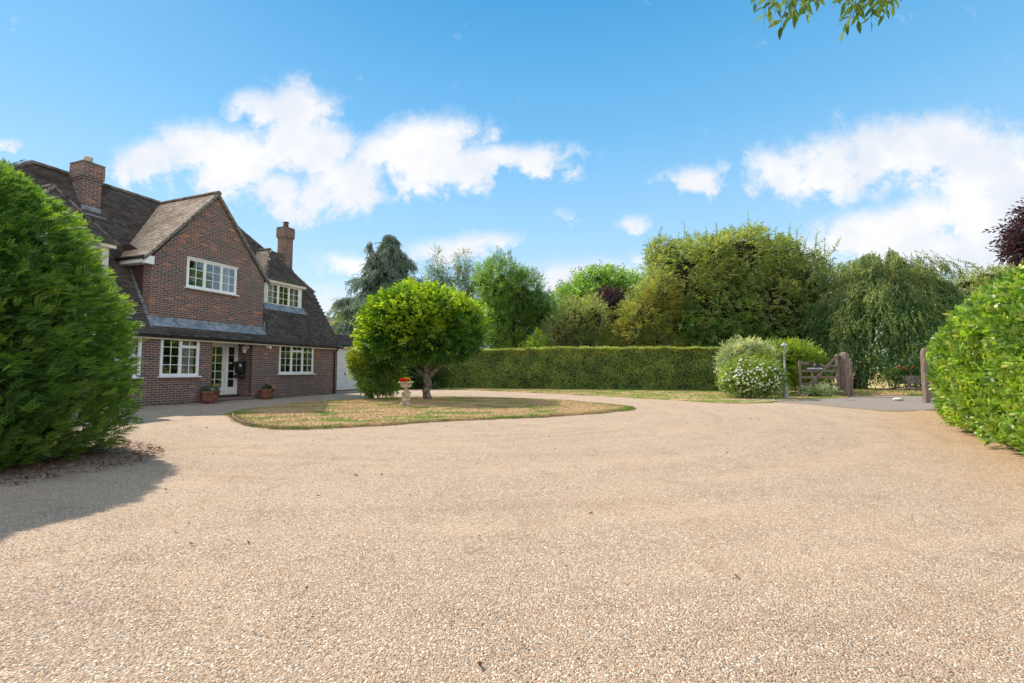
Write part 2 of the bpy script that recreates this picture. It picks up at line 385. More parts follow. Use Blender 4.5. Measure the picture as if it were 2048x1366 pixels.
def inpoly(P, poly):
    x, y = P[:, 0], P[:, 1]; c = np.zeros(len(P), bool); n = len(poly)
    for i in range(n):
        x1, y1 = poly[i]; x2, y2 = poly[(i+1) % n]
        hit = ((y1 > y) != (y2 > y)) & (x < (x2-x1)*(y-y1)/((y2-y1)+1e-12)+x1); c ^= hit
    return c
def smooth_poly(p, k=4):
    n = len(p); out = []
    for i in range(n):
        a, b, c, d = [np.array(p[(i+j) % n]) for j in (-1, 0, 1, 2)]
        for t in np.arange(k)/k:
            out.append(tuple(.5*((2*b)+(-a+c)*t+(2*a-5*b+4*c-d)*t*t+(-a+3*b-3*c+d)*t**3)))
    return out
def sheet(name, poly, z, mat_, edge=.0, kind='structure', wob=.0, seed=1):
    """filled outline with a small skirt going down, as a bmesh grid-filled face"""
    r = random.Random(seed); p = smooth_poly(poly) if wob >= 0 else poly
    p = [(x+r.uniform(-wob, wob), y+r.uniform(-wob, wob)) for x, y in p]
    b = MB(); n = len(p)
    b.add([(x, y, z) for x, y in p], [tuple(range(n))])
    if edge: b.add([(x, y, z) for x, y in p]+[(x*1, y*1, z-edge) for x, y in p], [(i, (i+1) % n, n+(i+1) % n, n+i) for i in range(n)])
    o = b.build(name, mat_); return tag(o, kind=kind), p
def ground_mats():
    m_, t, o = mat('gravel'); v = objco(t); x, y, z = t.sep(v)
    v2 = t.comb(x, y, 0)
    def stones(scale, jit=1.0):
        n = t.new('ShaderNodeTexVoronoi', voronoi_dimensions='2D', feature='F1'); t.put(n.inputs['Vector'], v2)
        n.inputs['Scale'].default_value = scale; n.inputs['Randomness'].default_value = jit; return n
    a = stones(128); b = stones(80)
    ra = t.sep(a.outputs['Color'])[0]; rb = t.sep(b.outputs['Color'])[1]
    pal = [(0,(.12,.10,.09)),(.08,(.20,.16,.135)),(.2,(.29,.225,.175)),(.34,(.38,.29,.215)),(.5,(.42,.33,.25)),(.62,(.42,.255,.155)),(.72,(.46,.37,.29)),(.82,(.29,.265,.245)),(.9,(.56,.49,.42)),(1,(.70,.66,.60))]
    cc = t.mix(.12, t.ramp(ra, pal), t.ramp(rb, pal))
    rx = t.m('ADD', x, 1.5); ry = t.m('SUBTRACT', y, 13.5); rr_ = t.m('SQRT', t.m('ADD', t.m('MULTIPLY', rx, rx), t.m('MULTIPLY', ry, ry))); an = t.m('ARCTAN2', rx, ry)
    arc = t.noise(t.comb(t.m('MULTIPLY', rr_, 2.6), t.m('MULTIPLY', an, 1.6), 0), 1.0, 6, .62, .25)
    cc = t.mix(t.m('MULTIPLY', t.sstep(arc, .50, .74), .36), cc, t.mix(1, cc, (.66, .60, .56), 'MULTIPLY'))
    cc = t.mix(t.m('MULTIPLY', t.sstep(arc, .50, .30), .5), cc, t.mix(.5, cc, (.52, .405, .305)))
    # damp darker drifts, worn lighter tracks
    w1 = t.noise(t.comb(t.m('MULTIPLY_ADD', y, .35, x), t.m('MULTIPLY', y, 1.5), 0), .55, 5, .6, .6)
    cc = t.mix(t.m('MULTIPLY', t.sstep(w1, .35, .68), .5), cc, t.mix(.45, cc, (.50, .38, .27)))
    w2 = t.noise(v2, 2.3, 6, .7, .5); cc = t.mix(t.m('MULTIPLY', t.sstep(t.noise(v2, 26, 3, .7), .45, .75), .35), cc, t.mix(1, cc, (.62, .58, .56), 'MULTIPLY')); cc = t.mix(t.m('MULTIPLY', t.sstep(w2, .50, .70), .42), cc, t.mix(1, cc, (.66, .60, .55), 'MULTIPLY'))
    # yellower sand by the laurel, greyer near the house
    yl = t.sstep(t.m('ADD', t.m('SUBTRACT', x, t.m('MULTIPLY', y, .62)), t.m('MULTIPLY', w2, 1.2)), 1.6, 3.6)
    yl = t.m('MULTIPLY', yl, t.sstep(y, 2.2, 4.6))
    cc = t.mix(t.m('MULTIPLY', yl, .55), cc, t.mix(1, cc, (1.12, .92, .66), 'MULTIPLY'))
    cc = t.mix(1, cc, (1.17, 1.13, 1.07), 'MULTIPLY')
    h = t.m('ADD', t.m('MULTIPLY', a.outputs['Distance'], -1.0), t.m('MULTIPLY', b.outputs['Distance'], -.8))
    h = t.m('ADD', h, t.m('MULTIPLY', t.noise(v2, 14, 4, .7), .7))
    principled(t, o, cc, .9, .15, 0, h, .75, .009); M['gravel'] = m_
    # mown, drought-burnt lawn
    def grass(name, bias):
        m_, t, o = mat(name); v = objco(t); x, y, z = t.sep(v); v2 = t.comb(x, t.m('MULTIPLY', y, 1.5), 0)
        n1 = t.noise(v2, .75, 5, .65, .4); n2 = t.noise(v2, 5, 4, .7)
        g = t.sstep(t.m('ADD', t.m('MULTIPLY', n1, .85), t.m('MULTIPLY_ADD', n2, .15, bias)), .47, .60)
        dry = t.mix(t.noise(v2, 3, 5, .7), (.50, .37, .19), (.58, .38, .24)); grn = t.mix(n2, (.16, .23, .045), (.27, .33, .075))
        cc = t.mix(g, dry, grn)
        cc = t.mix(.3, cc, t.mix(t.noise(v, 70, 3, .7), t.mix(1, cc, (.5, .5, .5), 'MULTIPLY'), t.mix(1, cc, (1.5, 1.5, 1.4), 'MULTIPLY')))
        principled(t, o, cc, .9, .15, 0, t.noise(v, 90, 3), .7, .02); M[name] = m_
    grass('lawn', .0); grass('verge', .05)
    m_, t, o = mat('field'); v = objco(t)
    cc = t.mix(t.noise(v, .3, 5, .6), (.42, .33, .13), (.52, .43, .20)); principled(t, o, cc, .95, .1, 0, t.noise(v, 20), .5, .03); M['field'] = m_
    m_, t, o = mat('asphalt'); v = objco(t)
    cc = t.mix(t.noise(v, 160, 2, .8), (.15, .13, .115), (.31, .27, .235)); cc = t.mix(t.m('MULTIPLY', t.sstep(t.noise(v, 1.4, 5), .5, .75), .6), cc, (.24, .20, .155))
    principled(t, o, cc, .9, .25, 0, t.noise(v, 200, 2), .5, .004); M['asphalt'] = m_
ground_mats()
def gh(P):
    P = P*np.array((1, 1, 0)); ln = np.stack([P[:, 0]*.35+P[:, 1]*.9, P[:, 0]*.12, np.zeros(len(P))], 1)
    h = .008*wavy(P, 2.1, 3)+.005*wavy(P, 5.2, 4)+.009*wavy(ln, 4.0, 9)
    for (cx, cy, rr) in ((-1.5, 13.5, 9.2), (-1.5, 13.5, 7.6)):
        d = np.hypot(P[:, 0]-cx, P[:, 1]-cy)-rr; h -= .010*np.exp(-(d/.28)**2); h += .006*np.exp(-((np.abs(d)-.5)/.2)**2)
    k = np.clip((P[:, 0]-8.3)/.8, 0, 1)*np.clip((P[:, 1]-12)/.8, 0, 1)
    return np.clip(h, -.03, .022)*(1-.8*k)-.014
def build_ground():
    b = MB(); b.add([(-400,-400,-.06),(400,-400,-.06),(400,400,-.06),(-400,400,-.06)], [(0,1,2,3)])
    tag(b.build('ground', M['field']), kind='structure')
    # gravel as an undulating grid
    xs = np.arange(-25, 16.01, .16); ys = np.concatenate([np.arange(-14, 1, .5), np.arange(1, 34, .14)])
    X, Y = np.meshgrid(xs, ys); P = np.stack([X.ravel(), Y.ravel(), np.zeros(X.size)], 1)
    P[:, 2] = gh(P)
    nx, ny = len(xs), len(ys); i = np.arange(nx*ny).reshape(ny, nx)
    F = np.stack([i[:-1, :-1].ravel(), i[:-1, 1:].ravel(), i[1:, 1:].ravel(), i[1:, :-1].ravel()], 1)
    cen = P[F].mean(1); keep = inpoly(cen, DRIVE) & ~inpoly(cen, [(10.3,13.2),(16,12.8),(16,20),(11,17.2)])
    tag(mesh_np('gravel_drive', P, [(F[keep], 0)], [M['gravel']], smooth=True), kind='structure')
    o, isl = sheet('lawn', ISLAND, .016, M['lawn'], .06, wob=.05)
    o, stp = sheet('grass_verge', STRIP, .024, M['verge'], .08, wob=.04, seed=2)
    o, asp = sheet('driveway', ASPHALT, -.004, M['asphalt'], .03, wob=.05, seed=3)
    sheet('road_verge', [(20.7,2),(20.9,14),(19.8,19.5),(15.2,20.6),(14.4,21),(14.4,24.4),(26,26),(40,24),(30,2)], .05, M['verge'], .2, wob=.05, seed=5)
    # grass blades
    def blades(name, poly, z, n, hgt, m_, seed, keepf=None):
        r = np.random.default_rng(seed); q = np.array(poly); lo, hi = q.min(0), q.max(0)
        P = np.stack([r.uniform(lo[0]-.04, hi[0]+.04, n), r.uniform(lo[1]-.04, hi[1]+.04, n), np.full(n, z)], 1); P = P[inpoly(P, poly)]
        if keepf is not None: P = P[keepf(P)]
        m = len(P); X = nrm(np.stack([r.normal(size=m)*.6, r.normal(size=m)*.6, np.ones(m)], 1))
        Z = r.normal(size=(m, 3)); t_ = (np.array([(0,-.13,0),(0,.13,0),(1,0,.1)]), np.array([(0,1,2)]))
        s = Scat(); s.add([t_], P, X, Z, hgt*r.uniform(.5, 1.5, m)); o = s.build(name, [m_]); return tag(o, kind='stuff')
    blades('lawn_grass', isl, .014, 150000, .032, M['lawn'], 11)
    # shaggier rim where the mower does not reach
    rim = np.array(isl); P = []
    r = np.random.default_rng(12)
    for k in range(16000):
        i = r.integers(len(rim)); t_ = r.uniform(); p = rim[i]*(1-t_)+rim[(i+1) % len(rim)]*t_; P.append((p[0]+r.normal()*.06, p[1]+r.normal()*.06, .0))
    P = np.array(P); m = len(P); X = nrm(np.stack([r.normal(size=m)*.7, r.normal(size=m)*.7, np.ones(m)], 1))
    s = Scat(); s.add([(np.array([(0,-.11,0),(0,.11,0),(1,0,.1)]), np.array([(0,1,2)]))], P, X, r.normal(size=(m, 3)), .06*r.uniform(.5, 1.3, m))
    tag(s.build('rim_grass', [M['verge']]), kind='stuff')
    blades('verge_grass', stp, .022, 90000, .045, M['verge'], 13)
    blades('roadside_grass', [(20.9,14),(19.8,19.6),(15.2,20.8),(14.5,21.2),(14.5,24),(26,25.5),(30,14)], .05, 50000, .12, M['verge'], 14)
    # loose stones
    m_, t, o = mat('pebble'); g = t.new('ShaderNodeNewGeometry').outputs['Random Per Island']
    cc = t.ramp(g, [(0,(.15,.13,.115)),(.08,(.23,.18,.15)),(.3,(.38,.29,.215)),(.5,(.44,.34,.255)),(.64,(.45,.275,.165)),(.75,(.33,.29,.255)),(.88,(.56,.49,.42)),(1,(.72,.67,.61))])
    principled(t, o, t.mix(.45, t.mix(1, cc, (1.15, 1.08, 1.0), 'MULTIPLY'), (.46, .37, .28)), .85, .2)
    r = np.random.default_rng(21); n = 95000
    dep = 1.15+5.2*r.uniform(0, 1, n)**1.7; xx = r.uniform(-1.16, 1.16, n)*dep*1.02
    P = np.stack([xx, dep, np.full(n, .001)], 1)
    P = P[~((P[:, 0] > 5.4) & (P[:, 1] > 4.4))]; P[:, 2] = gh(P)+.0005
    q = [(8.6,17.0),(9.75,15.6),(9.85,14.3),(10.16,12.95),(10.72,12.7),(11.6,13.2),(12.6,13.3)]; k = r.integers(0, 6, 9000); tt = r.uniform(0, 1, 9000); A = np.array(q)[k]; B_ = np.array(q)[k+1]
    E_ = A*(1-tt[:, None])+B_*tt[:, None]+np.abs(r.normal(size=(9000, 1)))*np.array((.35, .22))-.1; P = np.concatenate([P, np.concatenate([E_, np.full((9000, 1), -.001)], 1)]); n = len(P)
    temps = []
    for k in range(6):
        q = np.random.default_rng(40+k); v = np.array([(1,0,0),(-1,0,0),(0,.8,0),(0,-.8,0),(.1,0,.6),(0,0,-.5),(.6,.5,.25),(-.6,-.45,.3)])*q.uniform(.75, 1.2, (8, 1))
        f = np.array([(0,6,4),(6,2,4),(2,1,4),(1,7,4),(7,3,4),(3,0,4),(2,0,5),(1,2,5),(3,1,5),(0,3,5),(0,2,6),(1,3,7)]); temps.append((v, f))
    X = np.stack([r.normal(size=n), r.normal(size=n), r.normal(size=n)*.2], 1); Z = np.stack([r.normal(size=n)*.25, r.normal(size=n)*.25, np.ones(n)], 1)
    s = Scat(); s.add(temps, P, X, Z, r.lognormal(math.log(.0034), .3, n).clip(.0022, .008)); tag(s.build('gravel', [m_]), kind='stuff')
    # dead needle litter under the conifer
    r = np.random.default_rng(22); n = 9000; a = r.uniform(0, 6.28, n); q = r.uniform(.7, 1.1, n)
    P = np.stack([-8+3.25*q*np.cos(a), 5.5+1.95*q*np.sin(a), r.uniform(.003, .03, n)], 1)
    X = np.stack([r.normal(size=n), r.normal(size=n), r.normal(size=n)*.25], 1)
    s = Scat(); s.add([(np.array([(0,-.1,0),(0,.1,0),(1,0,0)]), np.array([(0,1,2)]))], P, X, np.stack([r.normal(size=n)*.4, r.normal(size=n)*.4, np.ones(n)], 1), .06*r.uniform(.5, 1.6, n))
    tag(s.build('needle_litter', [simple('dead_needles', (.16,.06,.04), .95, .1, var=.4, scale=20)]), kind='stuff')
    n = 1500; r = np.random.default_rng(23)
    P = np.stack([r.normal(9.3, .9, n), r.normal(17.0, .35, n), r.uniform(.03, .05, n)], 1); X = np.stack([r.normal(size=n), r.normal(size=n), r.normal(size=n)*.2], 1)
    s = Scat(); s.add([tri_leaf(1, .8, .1)], P, X, np.tile((0,0,1.), (n, 1))+r.normal(size=(n, 3))*.2, .028*r.uniform(.6, 1.4, n))
    tag(s.build('fallen_petals', [M['stone_pale']]), kind='stuff')
    # dead leaves and bits of twig blown over the gravel
    r = np.random.default_rng(25); n = 240; dep = r.uniform(1.6, 13, n); P = np.stack([r.uniform(-.75, .85, n)*dep, dep, np.zeros(n)], 1); P[:, 2] = gh(P)+.012
    P = P[~inpoly(P, ISLAND)]; n = len(P); X = np.stack([r.normal(size=n), r.normal(size=n), r.normal(size=n)*.25], 1)
    s = Scat(); s.add([tri_leaf(1, .5, .3), (np.array([(0,-.03,0),(0,.03,0),(1,.12,.03),(1,.08,.03)]), np.array([(0,1,2),(0,2,3)]))], P, X, np.tile((0,0,1.), (n, 1))+r.normal(size=(n, 3))*.4, .032*r.uniform(.5, 1.6, n))
    tag(s.build('fallen_leaves', [simple('dead_leaf', (.17,.09,.04), .9, .1, var=.5, scale=3)]), kind='stuff')
    # timber edging by the drive
    b = MB(); pe = [(-6.95,11.6),(-6.5,10.85),(-6.0,10.2),(-5.5,9.6),(-5.05,9.2)]
    for i in range(4): b.beam((*pe[i], .02), (*pe[i+1], .02), .03, .06)
    tag(b.build('lawn_edging', M['oak']), 'thin weathered timber edging strip curving round the near left end of the lawn', 'edging')
build_ground()

# ================================================================ HOUSE
HO = Vector((-11.43, 14.5, 0)); HA = math.atan2(.9361, .3518)
def hx(name, label, cat, lx=0, ly=0, lz=0, group=None):
    o = empty(name, HO+Vector((lx*.3518-ly*.9361, lx*.9361+ly*.3518, lz)), HA, label, cat, group); return o
house = hx('house', 'red brick cottage with steep dark tiled roof, tall front gable and white windows', 'house')
def wall_holes(b, x0, x1, z0, z1, y, holes, th=.25, clip=None, back=True):
    """front wall in the plane y with openings; clip = convex polygon in (x,z)"""
    xs = sorted({x0, x1, *[h[0] for h in holes], *[h[1] for h in holes], *([p[0] for p in clip] if clip else [])})
    zs = sorted({z0, z1, *[h[2] for h in holes], *[h[3] for h in holes]})
    def clipp(poly):
        if not clip: return poly
        n = len(clip)
        for i in range(n):
            ax, az = clip[i]; bx, bz = clip[(i+1) % n]; out = []
            ins = lambda p: (bx-ax)*(p[1]-az)-(bz-az)*(p[0]-ax) >= -1e-9
            for j in range(len(poly)):
                p, q = poly[j], poly[(j+1) % len(poly)]
                if ins(p): out.append(p)
                if ins(p) != ins(q):
                    d1 = (bx-ax)*(p[1]-az)-(bz-az)*(p[0]-ax); d2 = (bx-ax)*(q[1]-az)-(bz-az)*(q[0]-ax); t = d1/(d1-d2)
                    out.append((p[0]+(q[0]-p[0])*t, p[1]+(q[1]-p[1])*t))
            poly = out
            if len(poly) < 3: return []
        return poly
    for i in range(len(xs)-1):
        for j in range(len(zs)-1):
            cx, cz = (xs[i]+xs[i+1])/2, (zs[j]+zs[j+1])/2
            if any(h[0] < cx < h[1] and h[2] < cz < h[3] for h in holes): continue
            p = clipp([(xs[i], zs[j]), (xs[i+1], zs[j]), (xs[i+1], zs[j+1]), (xs[i], zs[j+1])])
            if len(p) < 3: continue
            b.add([(a, y, c) for a, c in p], [tuple(range(len(p)))])
            if back: b.add([(a, y+th, c) for a, c in p], [tuple(reversed(range(len(p))))])
    for (a, c, d, e) in holes:   # reveals
        b.quad((a, y, d), (a, y+th, d), (a, y+th, e), (a, y, e)); b.quad((c, y, d), (c, y, e), (c, y+th, e), (c, y+th, d))
        b.quad((a, y, e), (a, y+th, e), (c, y+th, e), (c, y, e)); b.quad((a, y, d), (c, y, d), (c, y+th, d), (a, y+th, d))
GSL = 2.85/2.3     # gable roof slope
def main_z(Y): return 2.42+1.55*Y
# --- walls
b = MB()
holes = [(-1.6, -.19, .88, 2.24), (.37, 1.63, .90, 2.24), (2.12, 3.74, .0, 2.2), (5.01, 6.89, .95, 2.27)]
wall_holes(b, -4.5, 8.41, 0, 2.31, 0, holes, .12)
# plinth courses stepping out
b.quad((2.12, 0, 0), (2.12, .8, 0), (2.12, .8, 2.2), (2.12, 0, 2.2)); b.quad((3.74, 0, 0), (3.74, 0, 2.2), (3.74, .8, 2.2), (3.74, .8, 0))
# recess back wall around door
b.quad((2.12, .8, 2.17), (3.74, .8, 2.17), (3.74, .8, 2.2), (2.12, .8, 2.2))
# end walls (right gable with half hip, left) and rear
for X in (8.41, -4.5):
    b.add([(X, 0, 0), (X, 6.75, 0), (X, 6.75, 2.3), (X, 5.05, 5.05), (X, 1.7, 5.05), (X, 0, 2.3)], [(0, 1, 2, 3, 4, 5)])
b.quad((-4.5, 6.75, 0), (8.41, 6.75, 0), (8.41, 6.75, 2.35), (-4.5, 6.75, 2.35))
b.build('wall', M['brick'], house)
# gable wall
GY = .2
b = MB()
clip = [(.13, 2.55), (4.33, 2.55), (4.33, 4.7), (2.2, 4.75+GSL*2.23), (.13, 4.75)]
clip = [(.13, 2.55), (4.33, 2.55), (4.33, 4.78), (2.2, 7.46), (.13, 4.78)]
wall_holes(b, .13, 4.33, 2.55, 7.5, GY, [(1.22, 3.10, 3.96, 5.0)], .22, clip)
for X, s in ((.13, 1), (4.33, -1)):
    b.add([(X, GY, 2.6), (X, .62, 2.9), (X, .62, 4.9), (X, GY, 4.9)], [(0, 1, 2, 3)])
b.build('gable_wall', M['brick'], house)
for X in (.15, 4.31): b = MB(); b.quad((X, .6, 2.8), (X, 2.2, 5.3), (X, 1.4, 5.3), (X, .6, 4.9)); b.build('tile_hung_cheek', M['tile_hang'], house)
# --- interior
b = MB(); b.box(-4.4, 8.3, 3.2, 3.3, .02, 7.0); b.box(-4.4, 8.3, .15, 3.2, 2.36, 2.44)
for X in (-.0, 1.95, 3.9): b.box(X, X+.08, .85 if X > 1 else .13, 3.2, .02, 2.35)
b.box(-4.4, 8.3, .14, 3.2, .0, .02); b.box(4.6, 4.7, 1.1, 3.1, 2.5, 5)
b.build('interior_wall', M['dark_room'], house)

# --- tiled slopes
def tiled(name, O, U, V, ulen, vlen, keep, m_, parent, tw=.165, g=.105, seed=0, jit=1., lf=.030):
    r = np.random.default_rng(seed); O = np.array(O, float); U = nrm(np.array(U, float)); V = nrm(np.array(V, float)); N = np.cross(U, V)
    rows = int(vlen/g)+1; cols = int(ulen/tw)+2; i, j = np.meshgrid(np.arange(cols), np.arange(rows))
    i = i.ravel(); j = j.ravel(); u0 = (i-(j % 2)*.5)*tw; v0 = j*g
    C = O+U*(u0+tw/2)[:, None]+V*(v0+g/2)[:, None]; k = keep(C[:, 0], C[:, 1], C[:, 2]) & (u0+tw*.5 > 0) & (u0+tw*.5 < ulen) & (v0+g*.4 < vlen)
    u0 = u0[k]; v0 = v0[k]; n = len(u0)
    lift = lf+r.uniform(-.004, .007, n)*jit; e = .004; sk = r.normal(0, .0035, n)*jit; sg = r.normal(0, .004, n)*jit
    def pt(u, v, w_): return O+U*u[:, None]+V*v[:, None]+N*w_[:, None]
    z0 = np.zeros(n)
    vs = [pt(u0+e, v0+sg+sk, lift), pt(u0+tw-e, v0+sg-sk, lift+sk), pt(u0+tw-e, v0+g+.01, z0+.003), pt(u0+e, v0+g+.01, z0+.003), pt(u0+e, v0+sg+sk, z0), pt(u0+tw-e, v0+sg-sk, z0),
          pt(u0, v0, z0-.012), pt(u0+tw, v0, z0-.012), pt(u0+tw, v0+g, z0-.012), pt(u0, v0+g, z0-.012)]
    W = np.stack(vs, 1).reshape(-1, 3); o = np.arange(n)[:, None]*10
    F = np.concatenate([o+np.array([(0, 1, 2, 3)]), o+np.array([(4, 5, 1, 0)]), o+np.array([(6, 7, 8, 9)])])
    return mesh_np(name, W, [(F, 0)], [m_], parent)
def ridge(name, pts, parent, r=.105, m_='ridge', lift=.0, step=.3, mb=None):
    b = mb or MB(); rr = random.Random(3)
    for p, q in zip(pts[:-1], pts[1:]):
        p = Vector(p); q = Vector(q); L = (q-p).length; n = max(1, round(L/step)); d = (q-p)/n
        a = d.normalized().cross(Vector((0, 0, 1))).normalized(); up = a.cross(d.normalized())
        for k in range(n):
            s = p+d*k; e = p+d*(k+1.04); r0 = r*rr.uniform(.94, 1.0); r1 = r*rr.uniform(1.0, 1.08); ring = []
            for (c, rad) in ((s, r0), (e, r1)):
                ring.append([c+a*math.cos(t)*rad+up*(math.sin(t)*rad*.85+lift) for t in [R(x) for x in (-25, 10, 45, 90, 135, 170, 205)]])
            vs = ring[0]+ring[1]; m = 7
            b.add(vs, [(i, i+1, m+i+1, m+i) for i in range(m-1)]+[tuple(range(m)), tuple(reversed(range(m, 2*m)))])
    if mb is None: return b.build(name, M[m_], parent)
XE = 8.52; XW = -4.62; RZ = 7.65; RY = (RZ-2.42)/1.55; HZ = 5.08; HR = 2.9
def keep_front(x, y, z):
    k = np.ones(len(x), bool)
    k &= ~((x > .14) & (x < 4.32) & (y > .17) & (y < 1.56))
    k &= ~((x > 5.12) & (x < 7.06) & (y > 1.02) & (y < 2.3)); k &= ~((x > -2.7) & (x < -.68) & (y > 1.02) & (y < 2.3))
    gx = 2.3-(z-4.75)/GSL   # inside gable roof above eaves
    k &= ~((np.abs(x-2.2) < gx-.08) & (z > 4.8))
    k &= x < 5.62+(RZ-z)*HR/(RZ-HZ) ; k &= x > -1.6-(RZ-z)*HR/(RZ-HZ)
    return k
EY = -.17
roof = tiled('roof', (XW, EY, main_z(EY)), (1, 0, 0), (0, 1, 1.55), XE-XW, math.hypot(RY-EY, RZ-main_z(EY)), keep_front, M['tile'], house, seed=1)
b = MB()   # rear slope
b.add([(XW, RY*2-EY, main_z(EY)), (XE, RY*2-EY, main_z(EY)), (XE, 2*RY-1.7, HZ), (5.62, RY, RZ), (-1.6, RY, RZ), (XW, 2*RY-1.7, HZ)], [(0, 1, 2, 3, 4, 5)])
b.build('rear_roof', M['tile'], roof)
# half hips
HN = math.hypot(HR, RZ-HZ)
def hipkeep(x, y, z): return np.abs(y-RY) < (RZ-z)/1.55+.02
tiled('hip_slope', (XE+.03, 1.62, HZ), (0, 1, 0), (-HR, 0, RZ-HZ), 3.5, HN, hipkeep, M['tile'], roof, seed=2)
tiled('hip_slope', (XW-.03, 5.1, HZ), (0, -1, 0), (HR, 0, RZ-HZ), 3.5, HN, hipkeep, M['tile'], roof, seed=3)
b = MB()
ridge('', [(-1.6, RY, RZ+.0), (5.62, RY, RZ+.0)], None, mb=b)
ridge('', [(5.62, RY, RZ), (XE+.05, (HZ-2.42)/1.55, HZ+.0)], None, .085, mb=b, step=.14); ridge('', [(-1.6, RY, RZ), (XW-.05, (HZ-2.42)/1.55, HZ)], None, .085, mb=b, step=.14)
b.build('ridge_tile', M['ridge'], roof)
b = MB()  # broken eave ends of the half hip
for k in range(5): b.beam((XE-.1, 1.75+k*.1, HZ+.02-k*.05), (XE+.18+.05*(k % 2), 1.7+k*.1, HZ-.0-k*.05), .12, .02)
b.build('hip_eave_tile', M['tile'], roof)
# front gable roof
GA = math.hypot(2.3, 2.85)
def kgab(x, y, z): return (z > main_z(y)-.05)
gl = tiled('gable_roof', (-.12, 3.6, 4.73), (0, -1, 0), (2.3, 0, 2.85), 3.5, GA, kgab, M['tile_sunlit'], house, seed=4, lf=.013)
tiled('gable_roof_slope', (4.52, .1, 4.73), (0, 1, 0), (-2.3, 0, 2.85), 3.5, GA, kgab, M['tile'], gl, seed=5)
ridge('ridge_tile', [(2.2, .08, 7.6), (2.2, 3.35, 7.6)], gl, .1)
b = MB()   # verge mortar / undercloak
for s in (-1, 1):
    b.beam((2.2+s*2.36, .13, 4.64), (2.2, .13, 7.56), .09, .07, up=(0, 1, 0))
    b.beam((2.2+s*2.36, .16, 4.60), (2.2, .16, 7.50), .06, .05, up=(0, 1, 0))
b.build('verge', M['cement'], gl)
b = MB(); b.box(-.14, .13, .10, .22, 4.50, 4.76); b.box(-.14, -.11, .22, 1.5, 4.54, 4.70); b.box(-.11, .13, .22, 1.45, 4.54, 4.56)
b.build('fascia', M['white'], gl)
b = MB()
b.tube([(-.19, .12, 4.70), (-.19, 1.5, 4.70)], .055, 8); b.build('gutter', M['black'], gl, True)
# leadwork along the gable foot
b = MB()
b.add([(.05, .035, main_z(.04)+.052), (4.43, .035, main_z(.04)+.052), (4.40, .17, main_z(.17)+.057), (.08, .17, main_z(.17)+.057), (4.35, .185, 2.86), (.12, .185, 2.86)], [(0, 1, 2, 3), (3, 2, 4, 5)])
for k in range(7):
    y0 = .02+k*.16; b.add([(.115, y0+.17, main_z(y0+.17)+.0), (.115, y0+.35, main_z(y0+.35)), (.115, y0+.30, main_z(y0+.30)+.13), (.115, y0+.17, main_z(y0+.17)+.16)], [(0, 1, 2, 3)])
    b.add([(.05, y0, main_z(y0)+.03), (.12, y0, main_z(y0)+.03), (.12, y0+.17, main_z(y0+.17)+.03), (.07, y0+.17, main_z(y0+.17)+.035)], [(0, 1, 2, 3)])
b.add([(4.34, .14, 2.62), (4.40, .14, 2.62), (4.40, .14, 3.05), (4.34, .14, 3.05)], [(0, 1, 2, 3)])
b.build('lead_flashing', M['lead'], house)
# fascia, gutter, downpipe, soffit
b = MB(); b.box(-4.55, 8.46, -.13, -.10, 2.10, 2.20); b.box(-4.55, 8.46, -.10, 0, 2.12, 2.135); b.build('fascia', M['cream'], house)
b = MB()
n = 7; L0, L1 = -4.6, 8.58
vs = []
for X in (L0, L1):
    for k in range(n): a = R(180+180*k/(n-1)); vs.append((X, -.238+.062*math.cos(a), 2.235+.062*math.sin(a)))
    for k in range(n): a = R(360-180*k/(n-1)); vs.append((X, -.238+.052*math.cos(a), 2.235+.052*math.sin(a)))
m = 2*n; b.add(vs, [(i, (i+1) % m, m+(i+1) % m, m+i) for i in range(m)]+[tuple(range(m)), tuple(reversed(range(m, 2*m)))])
for X in np.arange(-4.2, 8.5, .95): b.box(X, X+.05, -.30, -.131, 2.155, 2.19)
for X in (-2.1, 1.9, 5.9): b.box(X-.06, X+.06, -.305, -.172, 2.165, 2.238)
b.build('gutter', M['black'], house)
b = MB(); b.tube([(8.2, -.238, 2.18), (8.2, -.23, 2.08), (8.2, -.1, 1.98), (8.2, -.06, 1.9), (8.2, -.06, .03)], .034, 10)
for z in (1.85, .95, .1): b.tube([(8.2, -.06, z-.03), (8.2, -.06, z+.03)], .042, 10)
b.build('downpipe', M['black'], house, True)
# --- chimneys
def chimney(x0, x1, y0, y1, z0, z1, pots, name='chimney'):
    b = MB(); b.box(x0, x1, y0, y1, z0, z1-.55)
    b.box(x0-.03, x1+.03, y0-.03, y1+.03, z1-.55, z1-.48); b.box(x0-.055, x1+.055, y0-.055, y1+.055, z1-.48, z1-.04); b.box(x0-.03, x1+.03, y0-.03, y1+.03, z1-.04, z1)
    c = b.build(name, M['brick'], house)
    return c
c = chimney(-.64, -.14, 2.55, 3.2, 5.9, 7.97, 1)
b = MB(); b.box(-.70, -.08, 2.49, 3.26, 7.96, 8.0); b.build('cap', M['cement'], c)
b = MB(); b.lathe([(.11, 0), (.105, .2), (.12, .21), (.12, .26), (.09, .26)], 16, (-.39, 2.86, 8.0)); b.build('chimney_pot', M['stone_pale'], c, True)
b = MB(); b.box(-.655, -.125, 2.535, 2.56, 6.33, 6.52); b.box(-.75, -.03, 2.40, 2.54, 6.19, 6.235)
for k in range(6):
    y0 = 2.55+k*.1; b.box(-.66, -.635, y0, y0+.13, main_z(y0)-.02, main_z(y0)+.17)
b.build('lead_flashing', M['lead'], c)
c = chimney(7.93, 8.43, 3.0, 3.5, 4.9, 8.36, 1)
b = MB(); b.box(7.88, 8.48, 2.95, 3.55, 8.355, 8.38); b.build('cap', M['cement'], c)
